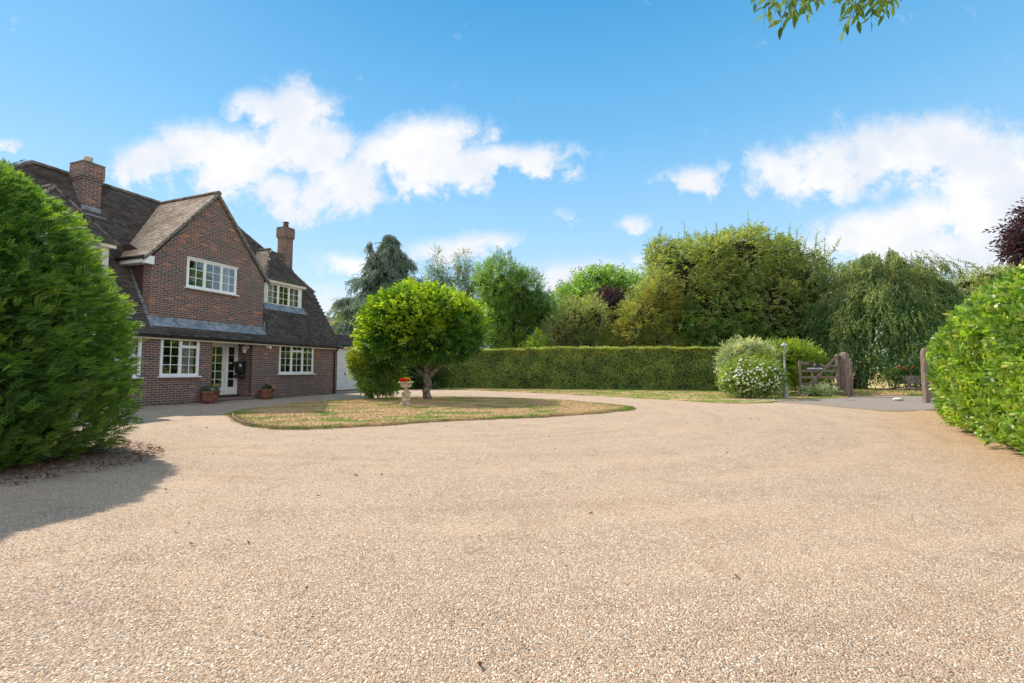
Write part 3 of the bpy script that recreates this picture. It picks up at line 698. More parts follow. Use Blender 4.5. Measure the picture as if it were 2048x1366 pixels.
b = MB(); b.lathe([(.13, 0), (.12, .16), (.135, .17), (.13, .2)], 16, (8.18, 3.25, 8.38)); b.build('chimney_pot', M['terra'], c, True)
b = MB(); b.lathe([(.02, .2), (.02, .27), (.17, .28), (.15, .31), (.02, .33)], 14, (8.18, 3.25, 8.38))
for a in (0, 2.1, 4.2): b.tube([(8.18+.1*math.cos(a), 3.25+.1*math.sin(a), 8.55), (8.18+.1*math.cos(a), 3.25+.1*math.sin(a), 8.68)], .012, 5)
b.build('rain_cowl', M['black'], c)
# --- windows
def window(parent, x0, x1, z0, z1, y, lights, name='window', sill=True, head=False, frame='white', curtains=(), fw=.055):
    """lights: (relative width, cols, rows, transom?)"""
    b = MB(); d0, d1 = y-.005, y+.06
    b.box(x0, x0+fw, d0, d1, z0, z1); b.box(x1-fw, x1, d0, d1, z0, z1); b.box(x0+fw, x1-fw, d0, d1, z1-fw, z1); b.box(x0+fw, x1-fw, d0, d1, z0, z0+fw)
    tot = sum(l[0] for l in lights); mw = .045; wid = (x1-x0-2*fw-mw*(len(lights)-1)); x = x0+fw; gy = y+.028
    def pane(xa, xb, za, zb, c, r):
        s = .028; q0, q1 = y+.004, y+.05   # sash
        b.box(xa+.003, xa+s, q0, q1, za+.003, zb-.003); b.box(xb-s, xb-.003, q0, q1, za+.003, zb-.003); b.box(xa+s, xb-s, q0, q1, zb-s, zb-.003); b.box(xa+s, xb-s, q0, q1, za+.003, za+s)
        xa += s; xb -= s; za += s; zb -= s; t = .009
        for k in range(1, c): X = xa+(xb-xa)*k/c; b.box(X-t, X+t, gy-.012, gy+.012, za, zb)
        for k in range(1, r): Z = za+(zb-za)*k/r; b.box(xa, xb, gy-.010, gy+.010, Z-t, Z+t)
    for i, (rw, c, r, tr) in enumerate(lights):
        w_ = wid*rw/tot
        if tr:
            zt = z1-fw-(z1-z0-2*fw)*.235; pane(x, x+w_, zt+.02, z1-fw, c, 1); b.box(x, x+w_, d0+.002, d1-.002, zt-.02, zt+.02); pane(x, x+w_, z0+fw, zt-.02, c, r)
        else: pane(x, x+w_, z0+fw, z1-fw, c, r)
        x += w_
        if i < len(lights)-1: b.box(x, x+mw, d0+.001, d1-.001, z0+fw, z1-fw); x += mw
    if head: b.box(x0-.02, x1+.02, y-.05, y, z1-.01, z1+.025)
    wn = b.build(name, M[frame], parent)
    g = MB(); g.quad((x0+fw, gy, z0+fw), (x1-fw, gy, z0+fw), (x1-fw, gy, z1-fw), (x0+fw, gy, z1-fw)); g.build('glass', M['glass'], wn)
    if sill:
        s = MB(); s.box(x0-.06, x1+.06, y-.09, y+.03, z0-.045, z0-.002); s.build('sill', M['white'], wn)
    for (a, c) in curtains:
        m_ = MB(); n = 28; top = []; 
        for k in range(n+1):
            t = k/n; X = x0+(x1-x0)*(a+(c-a)*t); Y = y+.17+.03*math.sin(k*1.7)+.012*math.sin(k*.6); top.append((X, Y))
        for k in range(n): m_.quad((top[k][0], top[k][1], z0), (top[k+1][0], top[k+1][1], z0), (top[k+1][0], top[k+1][1], z1), (top[k][0], top[k][1], z1))
        m_.build('curtain', M['curtain'], wn, True)
    return wn
window(house, -1.6, -.19, .90, 2.24, -.02, [(1, 2, 4, 0), (1, 2, 4, 0)], curtains=[(.8, .97)])
wl = window(house, .37, 1.63, .92, 2.24, -.02, [(1, 2, 4, 0), (1, 2, 3, 1)], curtains=[(.64, .93)])
window(house, 5.01, 6.89, .97, 2.27, -.02, [(1, 2, 4, 0), (1, 2, 3, 1), (1, 2, 4, 0)], curtains=[(.88, .98)])
window(house, 1.22, 3.10, 3.97, 5.0, GY-.02, [(1, 2, 3, 0), (1.05, 2, 3, 0), (.95, 2, 3, 0)], head=True, curtains=[(.80, .92)])
# things on the inside sills
# --- dormers
def dormer(xc, label=None):
    hw = 1.035; yf = 1.0; z0 = 3.93; ze = 5.02; rx = 1.15
    b = MB()
    b.box(xc-hw, xc-hw+.13, yf, yf+.08, z0, ze); b.box(xc+hw-.13, xc+hw, yf, yf+.08, z0, ze); b.box(xc-hw+.13, xc+hw-.13, yf+.01, yf+.08, z0-.04, z0+.04)
    for s in (-1, 1): b.add([(xc+s*hw, yf, z0-.05), (xc+s*hw, yf, ze), (xc+s*hw, (ze-2.42)/1.55, ze)], [(0, 1, 2)])
    b.box(xc-rx, xc+rx, yf-.15, yf-.12, ze-.11, ze+.01); b.box(xc-rx, xc+rx, yf-.12, yf+.3, ze-.11, ze-.09)
    for s in (-1, 1): b.box(xc+s*rx-.015, xc+s*rx+.015, yf-.12, 1.75, ze-.11, ze+.0)
    b.box(xc-hw, xc+hw, yf+.02, yf+.07, ze-.09, ze+.05)
    d = b.build('dormer', M['cream'], house)
    ry = 1.9; rz = ze+1.62; fy = yf-.19
    def kf(x, y, z): return np.abs(x-xc) < (rx+.03)*(rz-z)/(rz-ze)+.01
    rf = tiled('dormer_roof', (xc-rx-.05, fy, ze), (1, 0, 0), (0, ry-fy, rz-ze), 2*rx+.1, math.hypot(ry-fy, rz-ze), kf, M['tile'], d, seed=8)
    def ks(x, y, z): return (z > main_z(y)-.05) & (y > fy+(ry-fy)*(z-ze)/(rz-ze)-.02)
    tiled('dormer_side', (xc-rx-.05, 3.6, ze), (0, -1, 0), (rx+.05, 0, rz-ze), 2.9, math.hypot(rx+.05, rz-ze), ks, M['tile_sunlit'], d, seed=9, lf=.013)
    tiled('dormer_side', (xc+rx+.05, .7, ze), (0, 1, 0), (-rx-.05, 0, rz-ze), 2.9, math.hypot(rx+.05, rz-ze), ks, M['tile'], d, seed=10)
    b = MB(); ridge('', [(xc, ry, rz), (xc, (rz-2.42)/1.55, rz)], None, .09, mb=b)
    for s in (-1, 1): ridge('', [(xc, ry, rz), (xc+s*(rx+.05), fy, ze)], None, .05, mb=b, step=.11)
    b.build('ridge_tile', M['ridge'], d)
    window(d, xc-hw+.12, xc+hw-.12, z0+.02, ze-.1, yf-.0, [(1, 2, 3, 0)]*3, curtains=[(.05, .3), (.8, .96)], sill=False)
    b = MB(); b.add([(xc-hw-.1, yf-.2, main_z(yf-.2)+.055), (xc+hw+.2, yf-.2, main_z(yf-.2)+.055), (xc+hw+.1, yf-.01, main_z(yf-.01)+.055), (xc-hw-.05, yf-.01, main_z(yf-.01)+.055)], [(0, 1, 2, 3)]); b.build('lead_flashing', M['lead'], d)
dormer(6.085); dormer(-1.68)
# --- porch: door, side light, step
b = MB(); b.box(2.12, 3.74, -.10, .8, 0, .10); b.build('step', M['brick'], house)
b = MB(); b.box(2.3, 3.72, .62, .8, .10, .175); b.build('threshold', M['wood_floor'], house)
b = MB(); b.box(2.12, 3.74, .0, .8, 2.19, 2.205); b.build('porch_ceiling', M['cream'], house)
b = MB()
y = .745
for x in (2.12, 3.20, 3.69): b.box(x, x+.05, y, y+.07, .175, 2.17)
b.box(2.17, 3.20, y, y+.07, 2.10, 2.17); b.box(3.25, 3.69, y, y+.07, 2.10, 2.17)
fr = b.build('door_frame', M['white'], house)
def glazed(name, x0, x1, z0, z1, cols, rows, st, bot, par):
    b = MB(); y0, y1 = y+.01, y+.055
    b.box(x0, x0+st, y0, y1, z0, z1); b.box(x1-st, x1, y0, y1, z0, z1); b.box(x0+st, x1-st, y0, y1, z1-st, z1); b.box(x0+st, x1-st, y0, y1, z0, z0+bot)
    a, c, d, e = x0+st, x1-st, z0+bot, z1-st
    for k in range(1, cols): X = a+(c-a)*k/cols; b.box(X-.012, X+.012, y0+.008, y1-.008, d, e)
    for k in range(1, rows): Z = d+(e-d)*k/rows; b.box(a, c, y0+.010, y1-.010, Z-.012, Z+.012)
    o = b.build(name, M['white'], par)
    g = MB(); g.quad((a, y+.03, d), (c, y+.03, d), (c, y+.03, e), (a, y+.03, e)); g.build('glass', M['glass'], o); return o
dr = glazed('door', 2.18, 3.19, .185, 2.095, 3, 5, .10, .28, house)
b = MB(); b.tube([(3.13, y-.03, 1.12), (3.04, y-.03, 1.12)], .01, 6); b.tube([(3.13, y-.03, 1.12), (3.13, y+.01, 1.12)], .012, 6); b.build('handle', M['galv'], dr, True)
glazed('side_light', 3.255, 3.685, .185, 2.095, 1, 5, .085, .28, house)
b = MB(); b.box(2.2, 3.7, .83, .86, .1, 2.15)
# --- fittings hung on the house
def hthing(name, label, cat, lx, ly, lz): return hx(name, label, cat, lx, ly, lz)
t = hthing('letterbox', 'black metal letterbox with a small white sticker fixed beside the front door', 'letterbox', 3.74, .50, 1.0)
b = MB(); b.add([(-.15, -.2, .0), (-.02, -.2, .0), (-.02, .2, .0), (-.15, .2, .0), (-.20, -.22, .42), (-.02, -.22, .42), (-.02, .22, .42), (-.20, .22, .42)], [(0,3,2,1),(4,5,6,7),(0,1,5,4),(1,2,6,5),(2,3,7,6),(3,0,4,7)]); b.build('box', M['black'], t, bevel=.01)
b = MB(); b.add([(-.24, -.24, .40), (-.01, -.24, .47), (-.01, .24, .47), (-.24, .24, .40), (-.24, -.24, .42), (-.01, -.24, .49), (-.01, .24, .49), (-.24, .24, .42)], [(0,3,2,1),(4,5,6,7),(0,1,5,4),(1,2,6,5),(2,3,7,6),(3,0,4,7)]); b.build('lid', M['black'], t)
b = MB(); b.tube([(-.12, -.24, -.12), (-.12, .24, -.12)], .065, 12); b.box(-.08, 0, -.06, .06, -.15, -.02); b.build('newspaper_tube', M['black'], t, True)
b = MB(); b.quad((-.197, -.20, .25), (-.197, -.08, .25), (-.205, -.08, .36), (-.205, -.20, .36)); b.build('sticker', M['white'], t)
t = hthing('wall_lantern', 'white carriage lantern on a curved bracket beside the front door', 'lantern', 3.74, .22, 2.02)
b = MB(); b.lathe([(.05, -.01), (.05, .01)], 14, (0, 0, 0)); b.v = [(-.01+z_*1, y_, x_) for (x_, y_, z_) in b.v]; b.tube([(0, 0, 0), (-.05, 0, .07), (-.13, 0, .07), (-.16, 0, .02)], .012, 6); b.build('bracket', M['white'], t, True)
b = MB()
for a in range(6):
    c, s = math.cos(a*math.pi/3), math.sin(a*math.pi/3); b.beam((-.16+.08*c, .08*s, -.03), (-.16+.05*c, .05*s, -.19), .014, .014)
b.lathe([(.095, -.035), (.095, -.025), (.03, .02), (.012, .03)], 6, (-.16, 0, 0)); b.lathe([(.03, -.24), (.058, -.20), (.058, -.185)], 6, (-.16, 0, 0)); b.build('cage', M['white'], t)
b = MB(); b.lathe([(.045, -.185), (.072, -.035)], 6, (-.16, 0, 0)); b.build('pane', M['glass'], t)
t = hthing('security_light', 'small white globe light under the eaves left of the right ground window', 'light', 4.42, -.03, 2.0)
b = MB(); b.box(-.06, .02, .0, .03, .0, .1); b.tube([(-.02, .0, .05), (-.02, -.06, .06), (.02, -.09, .06)], .012, 6); b.build('bracket', M['white'], t)
b = MB(); b.lathe([(.02, .05), (.045, .03), (.06, -.01), (.05, -.05), (.02, -.07)], 14, (.03, -.1, .04)); b.build('lamp_head', M['white'], t, True)
def planter(lx, ly, rz, label, seed, s=1.):
    t = hx('planter', label, 'planter', lx, ly, 0, 'planters by the front door'); t.rotation_euler[2] += rz; t.scale = (s, s, s)
    b = MB(); b.lathe([(.23, 0), (.29, .34), (.32, .34), (.32, .40), (.28, .40), (.27, .35)], 8); b.build('pot', M['terra'], t)
    b = MB(); b.lathe([(.275, .33), (.27, .36)], 8); b.build('soil', M['soil'], t)
    P, N = crown([(0, 0, .42, .24, .24, .12), (.1, .05, .44, .15, .15, .14)], 420, seed, (.4, 1.)); X, Z = frames(N, seed, up=.6)
    sc_ = Scat(); sc_.add([twig_t(seed+k, 6, 1, .35, .4) for k in range(3)], P, X, Z, .085); sc_.build('plant', [M['leaf_dark']], t)
M['leaf_dark'] = leaf_mat('dark_leaf', (.025, .055, .018), (.06, .11, .03), .25)
planter(1.78, -.42, .1, 'larger terracotta planter with a low green plant left of the door step', 71)
planter(4.1, -.40, .3, 'smaller terracotta planter with a domed green plant right of the door step', 72, .93)

# ================================================================ GARAGE
garage = hx('garage', 'low garage with white panelled door and dark tiled roof joined beyond the house', 'garage')
b = MB(); wall_holes(b, 8.45, 17.2, 0, 2.45, 2.0, [(10.72, 16.1, .03, 2.32)], .1); b.box(17.1, 17.2, 2.11, 6, 0, 2.4); b.box(8.45, 17.2, 6, 6.1, 0, 2.4); b.build('wall', M['brick'], garage)
m_, t_, o_ = mat('garage_door'); v = objco(t_); z = t_.sep(v)[2]
fr_ = t_.m('FRACT', t_.m('MULTIPLY', z, 2.35)); lt = t_.m('LESS_THAN', t_.m('ABSOLUTE', t_.m('SUBTRACT', fr_, .5)), .025)
principled(t_, o_, t_.mix(lt, (.76, .77, .78), (.55, .56, .58)), .35, .5, 0, lt, -.5, .01); M['garage_door'] = m_
b = MB(); b.box(10.72, 13.38, 2.06, 2.09, .04, 2.31); b.build('door', M['garage_door'], garage)
b = MB(); b.box(13.45, 16.1, 2.06, 2.09, .04, 2.31); b.build('door', M['garage_door'], garage)
b = MB(); b.box(11.38, 11.46, 2.03, 2.07, .86, .98); b.box(11.40, 11.52, 2.01, 2.04, .86, .89); b.build('handle', M['black'], garage)
b = MB(); b.box(13.38, 13.45, 2.02, 2.10, .03, 2.32); b.box(10.6, 16.2, 1.9, 1.93, 2.32, 2.44); b.build('fascia', M['cream'], garage)
b = MB(); b.tube([(8.5, 1.84, 2.5), (17.4, 1.84, 2.5)], .06, 8)
for X in np.arange(9, 17, 1.): b.box(X, X+.05, 1.78, 1.92, 2.42, 2.46)
b.build('gutter', M['black'], garage)
GRZ = 3.22; GRY = 3.55
gr = tiled('roof', (8.5, 1.82, 2.5), (1, 0, 0), (0, GRY-1.82, GRZ-2.5), 8.9, math.hypot(GRY-1.82, GRZ-2.5), lambda x, y, z: x > 0, M['tile'], garage, seed=20)
b = MB(); b.quad((8.5, GRY, GRZ), (17.4, GRY, GRZ), (17.4, 6.3, 2.4), (8.5, 6.3, 2.4)); b.build('rear_roof', M['tile'], gr)
ridge('ridge_tile', [(8.5, GRY, GRZ), (17.4, GRY, GRZ)], gr, .08)

# ================================================================ VEGETATION
def W(u, D):  # world x for pixel column at depth
    return (u-1024)/FPX*D
def ZV(v, D): # height for a pixel row at depth
    return 1.1+(741-v)/FPX*D
def plant_root(name, label, cat, loc, group=None): return empty(name, loc, 0, label, cat, group)
def local(P, loc): return np.asarray(P)-np.array(loc)

# ---- big conifer bush, left foreground
def conifer_bush():
    C = (-8.0, 5.5, 0); t = plant_root('conifer_bush', 'tall rounded feathery green conifer bush filling the left edge of the drive', 'bush', C)
    lm = leaf_mat('conifer_leaf', (.050, .125, .038), (.14, .25, .065), .40, .55, .2, (1.9, 2.0, .7))
    ly = leaf_mat('conifer_tip', (.12, .22, .035), (.22, .33, .06), .45, .55, .2, (1.8, 1.9, .7))
    lb = leaf_mat('conifer_brown', (.16, .085, .04), (.25, .15, .08), .2, .8, .1)
    def rad(z):
        return np.interp(z, [0, .25, .8, 1.4, 2.15, 2.8, 3.3, 3.75, 4.05, 4.25], [.84, .93, .99, .99, .92, .80, .66, .47, .25, .0])
    # spray: flat fern-like fan of scale-leaf branchlets
    def spray(seed):
        r = np.random.default_rng(seed); it = []
        bl = (np.array([(0, 0, 0), (.5, .5, .0), (1, 0, -.06), (.5, -.5, 0)]), np.array([(0, 2, 1), (0, 3, 2)]))
        def b(p, a, L, w_, z=0): 
            v = bl[0]*np.array((L, w_, L)); c, s = math.cos(a), math.sin(a); q = v.copy(); q[:, 0] = v[:, 0]*c-v[:, 1]*s; q[:, 1] = v[:, 0]*s+v[:, 1]*c
            q += np.array((p[0], p[1], -.28*p[0]**2)); q[:, 2] -= .22*(q[:, 0]**2-p[0]**2)+abs(z)*.0; it.append((q, bl[1]))
        b((0, 0), 0, 1, .055)
        for k in range(9):
            x = .10+.095*k; sgn = 1 if k % 2 else -1; L = .52*(1-.75*abs(x-.35))*r.uniform(.75, 1.1); a = sgn*R(38+r.uniform(-8, 8))
            b((x, 0), a, L, .075)
            for m in range(2):
                f = .4+.3*m; b((x+math.cos(a)*L*f, math.sin(a)*L*f), a*(.35 if m else 1.7), L*.42, .06)
        return combine(it)
    sp = [spray(k) for k in range(5)]
    r = np.random.default_rng(31); n = 52000
    z = r.uniform(0.02, 4.25, n); a = r.uniform(0, 2*math.pi, n)
    a = np.where((np.sin(a) > .55) & (r.uniform(size=n) < .5), -a, a)
    k = rad(z); keep = r.uniform(size=n) < (.35+.65*k); z = z[keep]; a = a[keep]; k = k[keep]; n = len(z)
    d = np.stack([np.cos(a), np.sin(a), np.zeros(n)], 1)
    sup = (np.abs(d[:, 0])**2.5+np.abs(d[:, 1])**2.5)**(-1/2.5)   # slightly squared-off plan
    base = np.stack([d[:, 0]*sup*2.95, d[:, 1]*sup*1.85, z], 1)
    q = np.stack([base[:, 0]*k, base[:, 1]*k, z], 1)
    bump = 1+.055*wavy(q, 2.3, 5)+.035*wavy(q, 5.5, 6)
    dep = r.uniform(.82, 1.02, n)**1
    P = q*np.stack([bump*dep, bump*dep, np.ones(n)], 1)
    N = nrm(np.stack([d[:, 0]/2.95, d[:, 1]/1.85, .10+.22*(z/4.5)**2], 1))
    hole = wavy(q, 7.5, 9) < -.75; P = P[~hole]; N = N[~hole]; dep = dep[~hole]; n = len(P)
    X = nrm(N*1.0+np.stack([np.zeros(n), np.zeros(n), .35+.3*P[:, 2]/4.5], 1)+r.normal(size=(n, 3))*.38+np.stack([-N[:, 1], N[:, 0], np.zeros(n)], 1)*(.35*np.sign(wavy(P, 1.5, 3)))[:, None])
    Z = nrm(np.array((0, 0, 1.))+N*.5+r.normal(size=(n, 3))*.5)
    S = r.uniform(.075, .165, n)
    tip = (dep > .97) & (r.uniform(size=n) < .5); brown = (P[:, 2] < .75) & (wavy(P, 4, 12) > .95)
    s = Scat(); gm = ~tip & ~brown
    s.add(sp, P[gm], X[gm], Z[gm], S[gm], 0); s.add(sp, P[tip & ~brown], X[tip & ~brown], Z[tip & ~brown], S[tip & ~brown], 1)
    if brown.any(): s.add(sp, P[brown], X[brown], Z[brown], S[brown], 2)
    s.build('foliage', [lm, ly, lb], t)
    # inner mass of bare twigs
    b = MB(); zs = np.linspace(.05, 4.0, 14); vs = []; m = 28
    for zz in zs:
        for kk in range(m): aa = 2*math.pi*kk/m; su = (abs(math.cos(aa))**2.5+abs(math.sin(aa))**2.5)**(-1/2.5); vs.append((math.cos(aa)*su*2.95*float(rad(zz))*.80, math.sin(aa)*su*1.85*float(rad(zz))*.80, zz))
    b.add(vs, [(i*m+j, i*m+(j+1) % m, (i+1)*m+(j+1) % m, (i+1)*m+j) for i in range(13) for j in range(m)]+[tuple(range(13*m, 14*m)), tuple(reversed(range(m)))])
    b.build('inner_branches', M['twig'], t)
conifer_bush()

# ---- laurel hedge, right
def laurel():
    p0 = np.array((4.35, 2.6)); p1 = np.array((8.55, 8.55)); dr_ = (p1-p0)/np.linalg.norm(p1-p0); nr = np.array((-dr_[1], dr_[0])); L = np.linalg.norm(p1-p0)
    # clear of the camera: the face runs from beside the frame edge to the gate
    C = (6.5, 6, 0); t = plant_root('laurel_hedge', 'glossy bright green laurel hedge curving along the right edge of the drive', 'hedge', C)
    lm = leaf_mat('laurel_leaf', (.07, .16, .022), (.27, .42, .07), .44, .36, .5, (1.5, 1.55, .5), (.38, .44, .10), .85)
    s = Scat(); r = np.random.default_rng(51)
    face = [np.array(q) for q in [(5.2, 2.0), (5.45, 3.6), (5.75, 4.9), (6.3, 6.05), (7.15, 7.4), (7.9, 8.5), (9.45, 10.3), (11.0, 11.9), (12.4, 12.4)]]
    seg = [np.linalg.norm(face[i+1]-face[i]) for i in range(len(face)-1)]; cum = np.concatenate([[0], np.cumsum(seg)])
    def at(u):
        x = np.interp(u, cum, [f[0] for f in face]); y = np.interp(u, cum, [f[1] for f in face]); e = .05
        x2 = np.interp(u+e, cum, [f[0] for f in face]); y2 = np.interp(u+e, cum, [f[1] for f in face]); x1 = np.interp(u-e, cum, [f[0] for f in face]); y1 = np.interp(u-e, cum, [f[1] for f in face])
        d = nrm(np.stack([x2-x1, y2-y1], -1)+1e-9); return x, y, np.stack([-d[..., 1], d[..., 0]], -1)
    def top(u): return np.interp(u, [0, 3.2, 4.5, 6, 7.4, 8.4, 10, 12.5], [2.3, 2.28, 2.22, 2.12, 2.0, 1.9, 1.85, 1.85])
    n = 6800; u = r.uniform(0, cum[-1], n); h = r.uniform(0.03, 1, n)
    x, y, nn = at(u); z = h*top(u)
    inset = np.clip(h-.82, 0, 1)**1.6*4.0+r.uniform(0, .28, n)**1.0+.10*np.exp(-(z/.25)**2)
    q = np.stack([x, y, z], 1); bump = .10*wavy(q, 2.6, 2)+.05*wavy(q, 6, 4)
    P = np.stack([x+nn[:, 0]*(bump-inset), y+nn[:, 1]*(bump-inset), z], 1); N = np.stack([nn[:, 0], nn[:, 1], .05+.9*np.clip(h-.75, 0, 1)*3], 1)
    m = 3200; u2 = r.uniform(0, cum[-1], m); x, y, nn2 = at(u2); w_ = r.uniform(.3, 2.2, m)
    P2 = np.stack([x-nn2[:, 0]*w_, y-nn2[:, 1]*w_, top(u2)+.04+.10*wavy(np.stack([x, y, w_], 1), 3, 8)], 1)
    P = np.concatenate([P, P2]); N = nrm(np.concatenate([N, np.tile((0, 0, 1.), (m, 1))+.15*np.concatenate([nn2, np.zeros((m, 1))], 1)])); n = len(P)
    X = nrm(N*.75+np.array((0, 0, .75))+r.normal(size=(n, 3))*.33); Z = nrm(N+r.normal(size=(n, 3))*.5)
    big = lambda L_, W_: leaf_t(L_, W_, .22, .22)
    tw = [twig_t(60+k, 7, 1.0, .62, .38, 58, .08, True, big) for k in range(6)]
    s.add(tw, P-N*.08, X, Z, r.uniform(.15, .22, n), 0)
    s.build('foliage', [lm], t, True)
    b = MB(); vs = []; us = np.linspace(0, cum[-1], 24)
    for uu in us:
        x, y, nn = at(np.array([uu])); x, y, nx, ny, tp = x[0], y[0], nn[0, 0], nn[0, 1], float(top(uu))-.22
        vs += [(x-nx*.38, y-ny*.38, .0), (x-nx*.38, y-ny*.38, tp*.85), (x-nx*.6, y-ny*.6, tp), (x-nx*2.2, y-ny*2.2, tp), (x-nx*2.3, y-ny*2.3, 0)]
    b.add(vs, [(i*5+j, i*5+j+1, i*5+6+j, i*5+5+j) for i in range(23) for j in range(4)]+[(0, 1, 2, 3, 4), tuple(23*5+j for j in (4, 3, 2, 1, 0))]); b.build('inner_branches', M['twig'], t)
    for o in t.children: o.matrix_parent_inverse = t.matrix_basis.inverted()
laurel()

def fix(t):
    """children were modelled in world space: keep them there"""
    for o in t.children: o.matrix_parent_inverse = Matrix.Translation(t.location).inverted()

# ---- the round-headed tree on the lawn
def lawn_tree():
    B = (-3.28, 18.0, 0); t = plant_root('lawn_tree', 'bright green dome-headed tree on forked limbs on the lawn island', 'tree', B)
    cz = 3.0; D = 18.0
    trunk(t, (B[0], B[1], 0), (B[0]-.02, B[1], 1.0), .15, .15, [(.8, (B[0]-1.25, B[1]-.2, 1.95), .105), (.85, (B[0]-.35, B[1]+.2, 2.5), .11), (.95, (B[0]-.1, B[1]-.1, 2.6), .12), (.8, (B[0]+1.05, B[1]-.1, 2.2), .115), (.9, (B[0]+.5, B[1]+.5, 2.3), .07), (.9, (B[0]-1.8, B[1]+.2, 2.4), .06)], 'bark_pale', seed=4)
    lobes = [(-3.5, 18, 2.85, 2.0, 2.1, 1.38), (-4.5, 17.8, 2.6, 1.0, 1.3, .95), (-2.35, 18, 2.6, 1.2, 1.4, 1.05), (-3.5, 17.8, 2.95, 1.6, 1.6, 1.05), (-2.9, 17.2, 2.3, 1.3, 1.0, .8), (-4.3, 17.1, 2.15, 1.2, .9, .75)]
    old = leaf_mat('tree_leaf', (.035, .10, .018), (.085, .19, .028), .34, .30, .5, (1.7, 1.9, .6))
    yng_lit = leaf_mat('tree_young_sunlit_leaf', (.17, .29, .03), (.30, .42, .045), .45, .35, .4, (1.6, 1.6, .45))  # young growth, with sunlight also put into the pale colour
    P, N = crown(lobes, 7500, 101, (.60, 1.0), .20, 1.3, -.62, 1.62); X, Z = frames(N, 1, .9, .25, .55)
    tw = [twig_t(200+k, 7, 1., .46, .46, 55, .3) for k in range(5)]
    s = Scat(); r = np.random.default_rng(3); s.add(tw, P, X, Z, r.uniform(.22, .36, len(P)), 0)
    P2, N2 = crown(lobes, 3300, 102, (.93, 1.06), .20, 1.3, -.55, 1.7); X2, Z2 = frames(N2, 2, .8, .75, .4)
    k = r.uniform(size=len(P2)) < np.clip(.25+.5*(P2[:, 2]-1.9)-.12*(P2[:, 0]+3.4), .03, 1); s.add(tw, P2[k], X2[k], Z2[k], r.uniform(.20, .34, k.sum()), 1)
    s.build('crown', [old, yng_lit], t)
    fix(t)
lawn_tree()

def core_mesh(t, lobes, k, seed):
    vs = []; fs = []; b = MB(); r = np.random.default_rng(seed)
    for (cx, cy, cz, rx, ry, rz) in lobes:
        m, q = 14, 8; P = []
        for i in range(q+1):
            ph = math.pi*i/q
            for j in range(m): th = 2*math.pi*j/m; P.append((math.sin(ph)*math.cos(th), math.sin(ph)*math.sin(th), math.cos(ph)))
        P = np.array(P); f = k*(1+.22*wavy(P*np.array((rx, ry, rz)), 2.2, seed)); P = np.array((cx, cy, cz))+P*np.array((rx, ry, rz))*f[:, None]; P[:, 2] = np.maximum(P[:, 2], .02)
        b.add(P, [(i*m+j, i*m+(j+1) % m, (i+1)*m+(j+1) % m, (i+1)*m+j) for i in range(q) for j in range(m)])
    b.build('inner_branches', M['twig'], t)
def bush(name, label, cat, loc, lobes, n, seed, lm, size, ll=.4, lw=.42, shell=(.45, 1.02), rough=.14, gap=-.8, up=.3, stems=None, tn=7, extra=None, group=None, rnd=.6, out=1., droop=.2, zmin=.02, freq=1.6, zup=1., core=.5):
    t = plant_root(name, label, cat, loc, group)
    P, N = crown(lobes, n, seed, shell, rough, freq, gap, zmin); X, Z = frames(N, seed, out, up, rnd, zup)
    r = np.random.default_rng(seed); s = Scat(); tw = [twig_t(seed*7+k, tn, 1., ll, lw, 55, droop) for k in range(4)]
    mats = lm if isinstance(lm, list) else [lm]
    if core: core_mesh(t, lobes, core, seed)
    if len(mats) == 1: s.add(tw, P, X, Z, r.uniform(size[0], size[1], len(P)), 0)
    else:
        sel = wavy(P, 1.2, seed+3)+r.normal(size=len(P))*.5
        qs = np.quantile(sel, np.linspace(0, 1, len(mats)+1)[1:-1]); idx = np.digitize(sel, qs)
        for i in range(len(mats)):
            k = idx == i; s.add(tw, P[k], X[k], Z[k], r.uniform(size[0], size[1], k.sum()), i)
    s.build('crown' if cat == 'tree' else 'foliage', mats, t)
    if stems: trunk(t, *stems[0], **stems[1])
    if extra: extra(t)
    fix(t); return t
L_gold = leaf_mat('gold_leaf', (.13, .19, .02), (.30, .34, .035), .42, .4, .35, (1.5, 1.5, .45))
L_mid = leaf_mat('mid_leaf', (.10, .19, .055), (.24, .37, .11), .42, .42, .35)
L_dark = leaf_mat('evergreen_leaf', (.035, .08, .03), (.08, .15, .05), .3, .4, .4)
L_olive = leaf_mat('olive_leaf', (.15, .185, .08), (.32, .35, .155), .38, .45, .3)
L_yellow = leaf_mat('yellowing_leaf', (.17, .19, .045), (.33, .31, .075), .4, .45, .3, (1.5, 1.4, .6))
L_cedar = leaf_mat('cedar_leaf', (.085, .13, .11), (.19, .25, .21), .26, .55, .25, (1.3, 1.4, 1.1))
L_purple = leaf_mat('purple_leaf', (.035, .022, .035), (.085, .05, .07), .22, .4, .4, (1.6, .8, .9))
L_birch = leaf_mat('birch_leaf', (.07, .11, .04), (.14, .19, .07), .35, .45, .3)
L_vari = leaf_mat('variegated_leaf', (.22, .31, .13), (.58, .62, .40), .36, .45, .3, (1.3, 1.3, .8))
L_lime = leaf_mat('lime_leaf', (.13, .22, .03), (.28, .38, .075), .42, .42, .35, (1.5, 1.5, .5))
L_hedge = leaf_mat('hedge_leaf', (.18, .26, .095), (.34, .43, .17), .40, .45, .3, None, (.30, .25, .09), .9)
L_hedgetop = leaf_mat('hedge_top_leaf', (.15, .21, .05), (.30, .34, .09), .35, .5, .3, None, (.36, .22, .10), .84)  # lit top band put into the leaf colour, along with new growth
L_rust = leaf_mat('rusty_leaf', (.16, .13, .05), (.30, .20, .09), .35, .5, .3, None, (.32, .13, .07), .75)

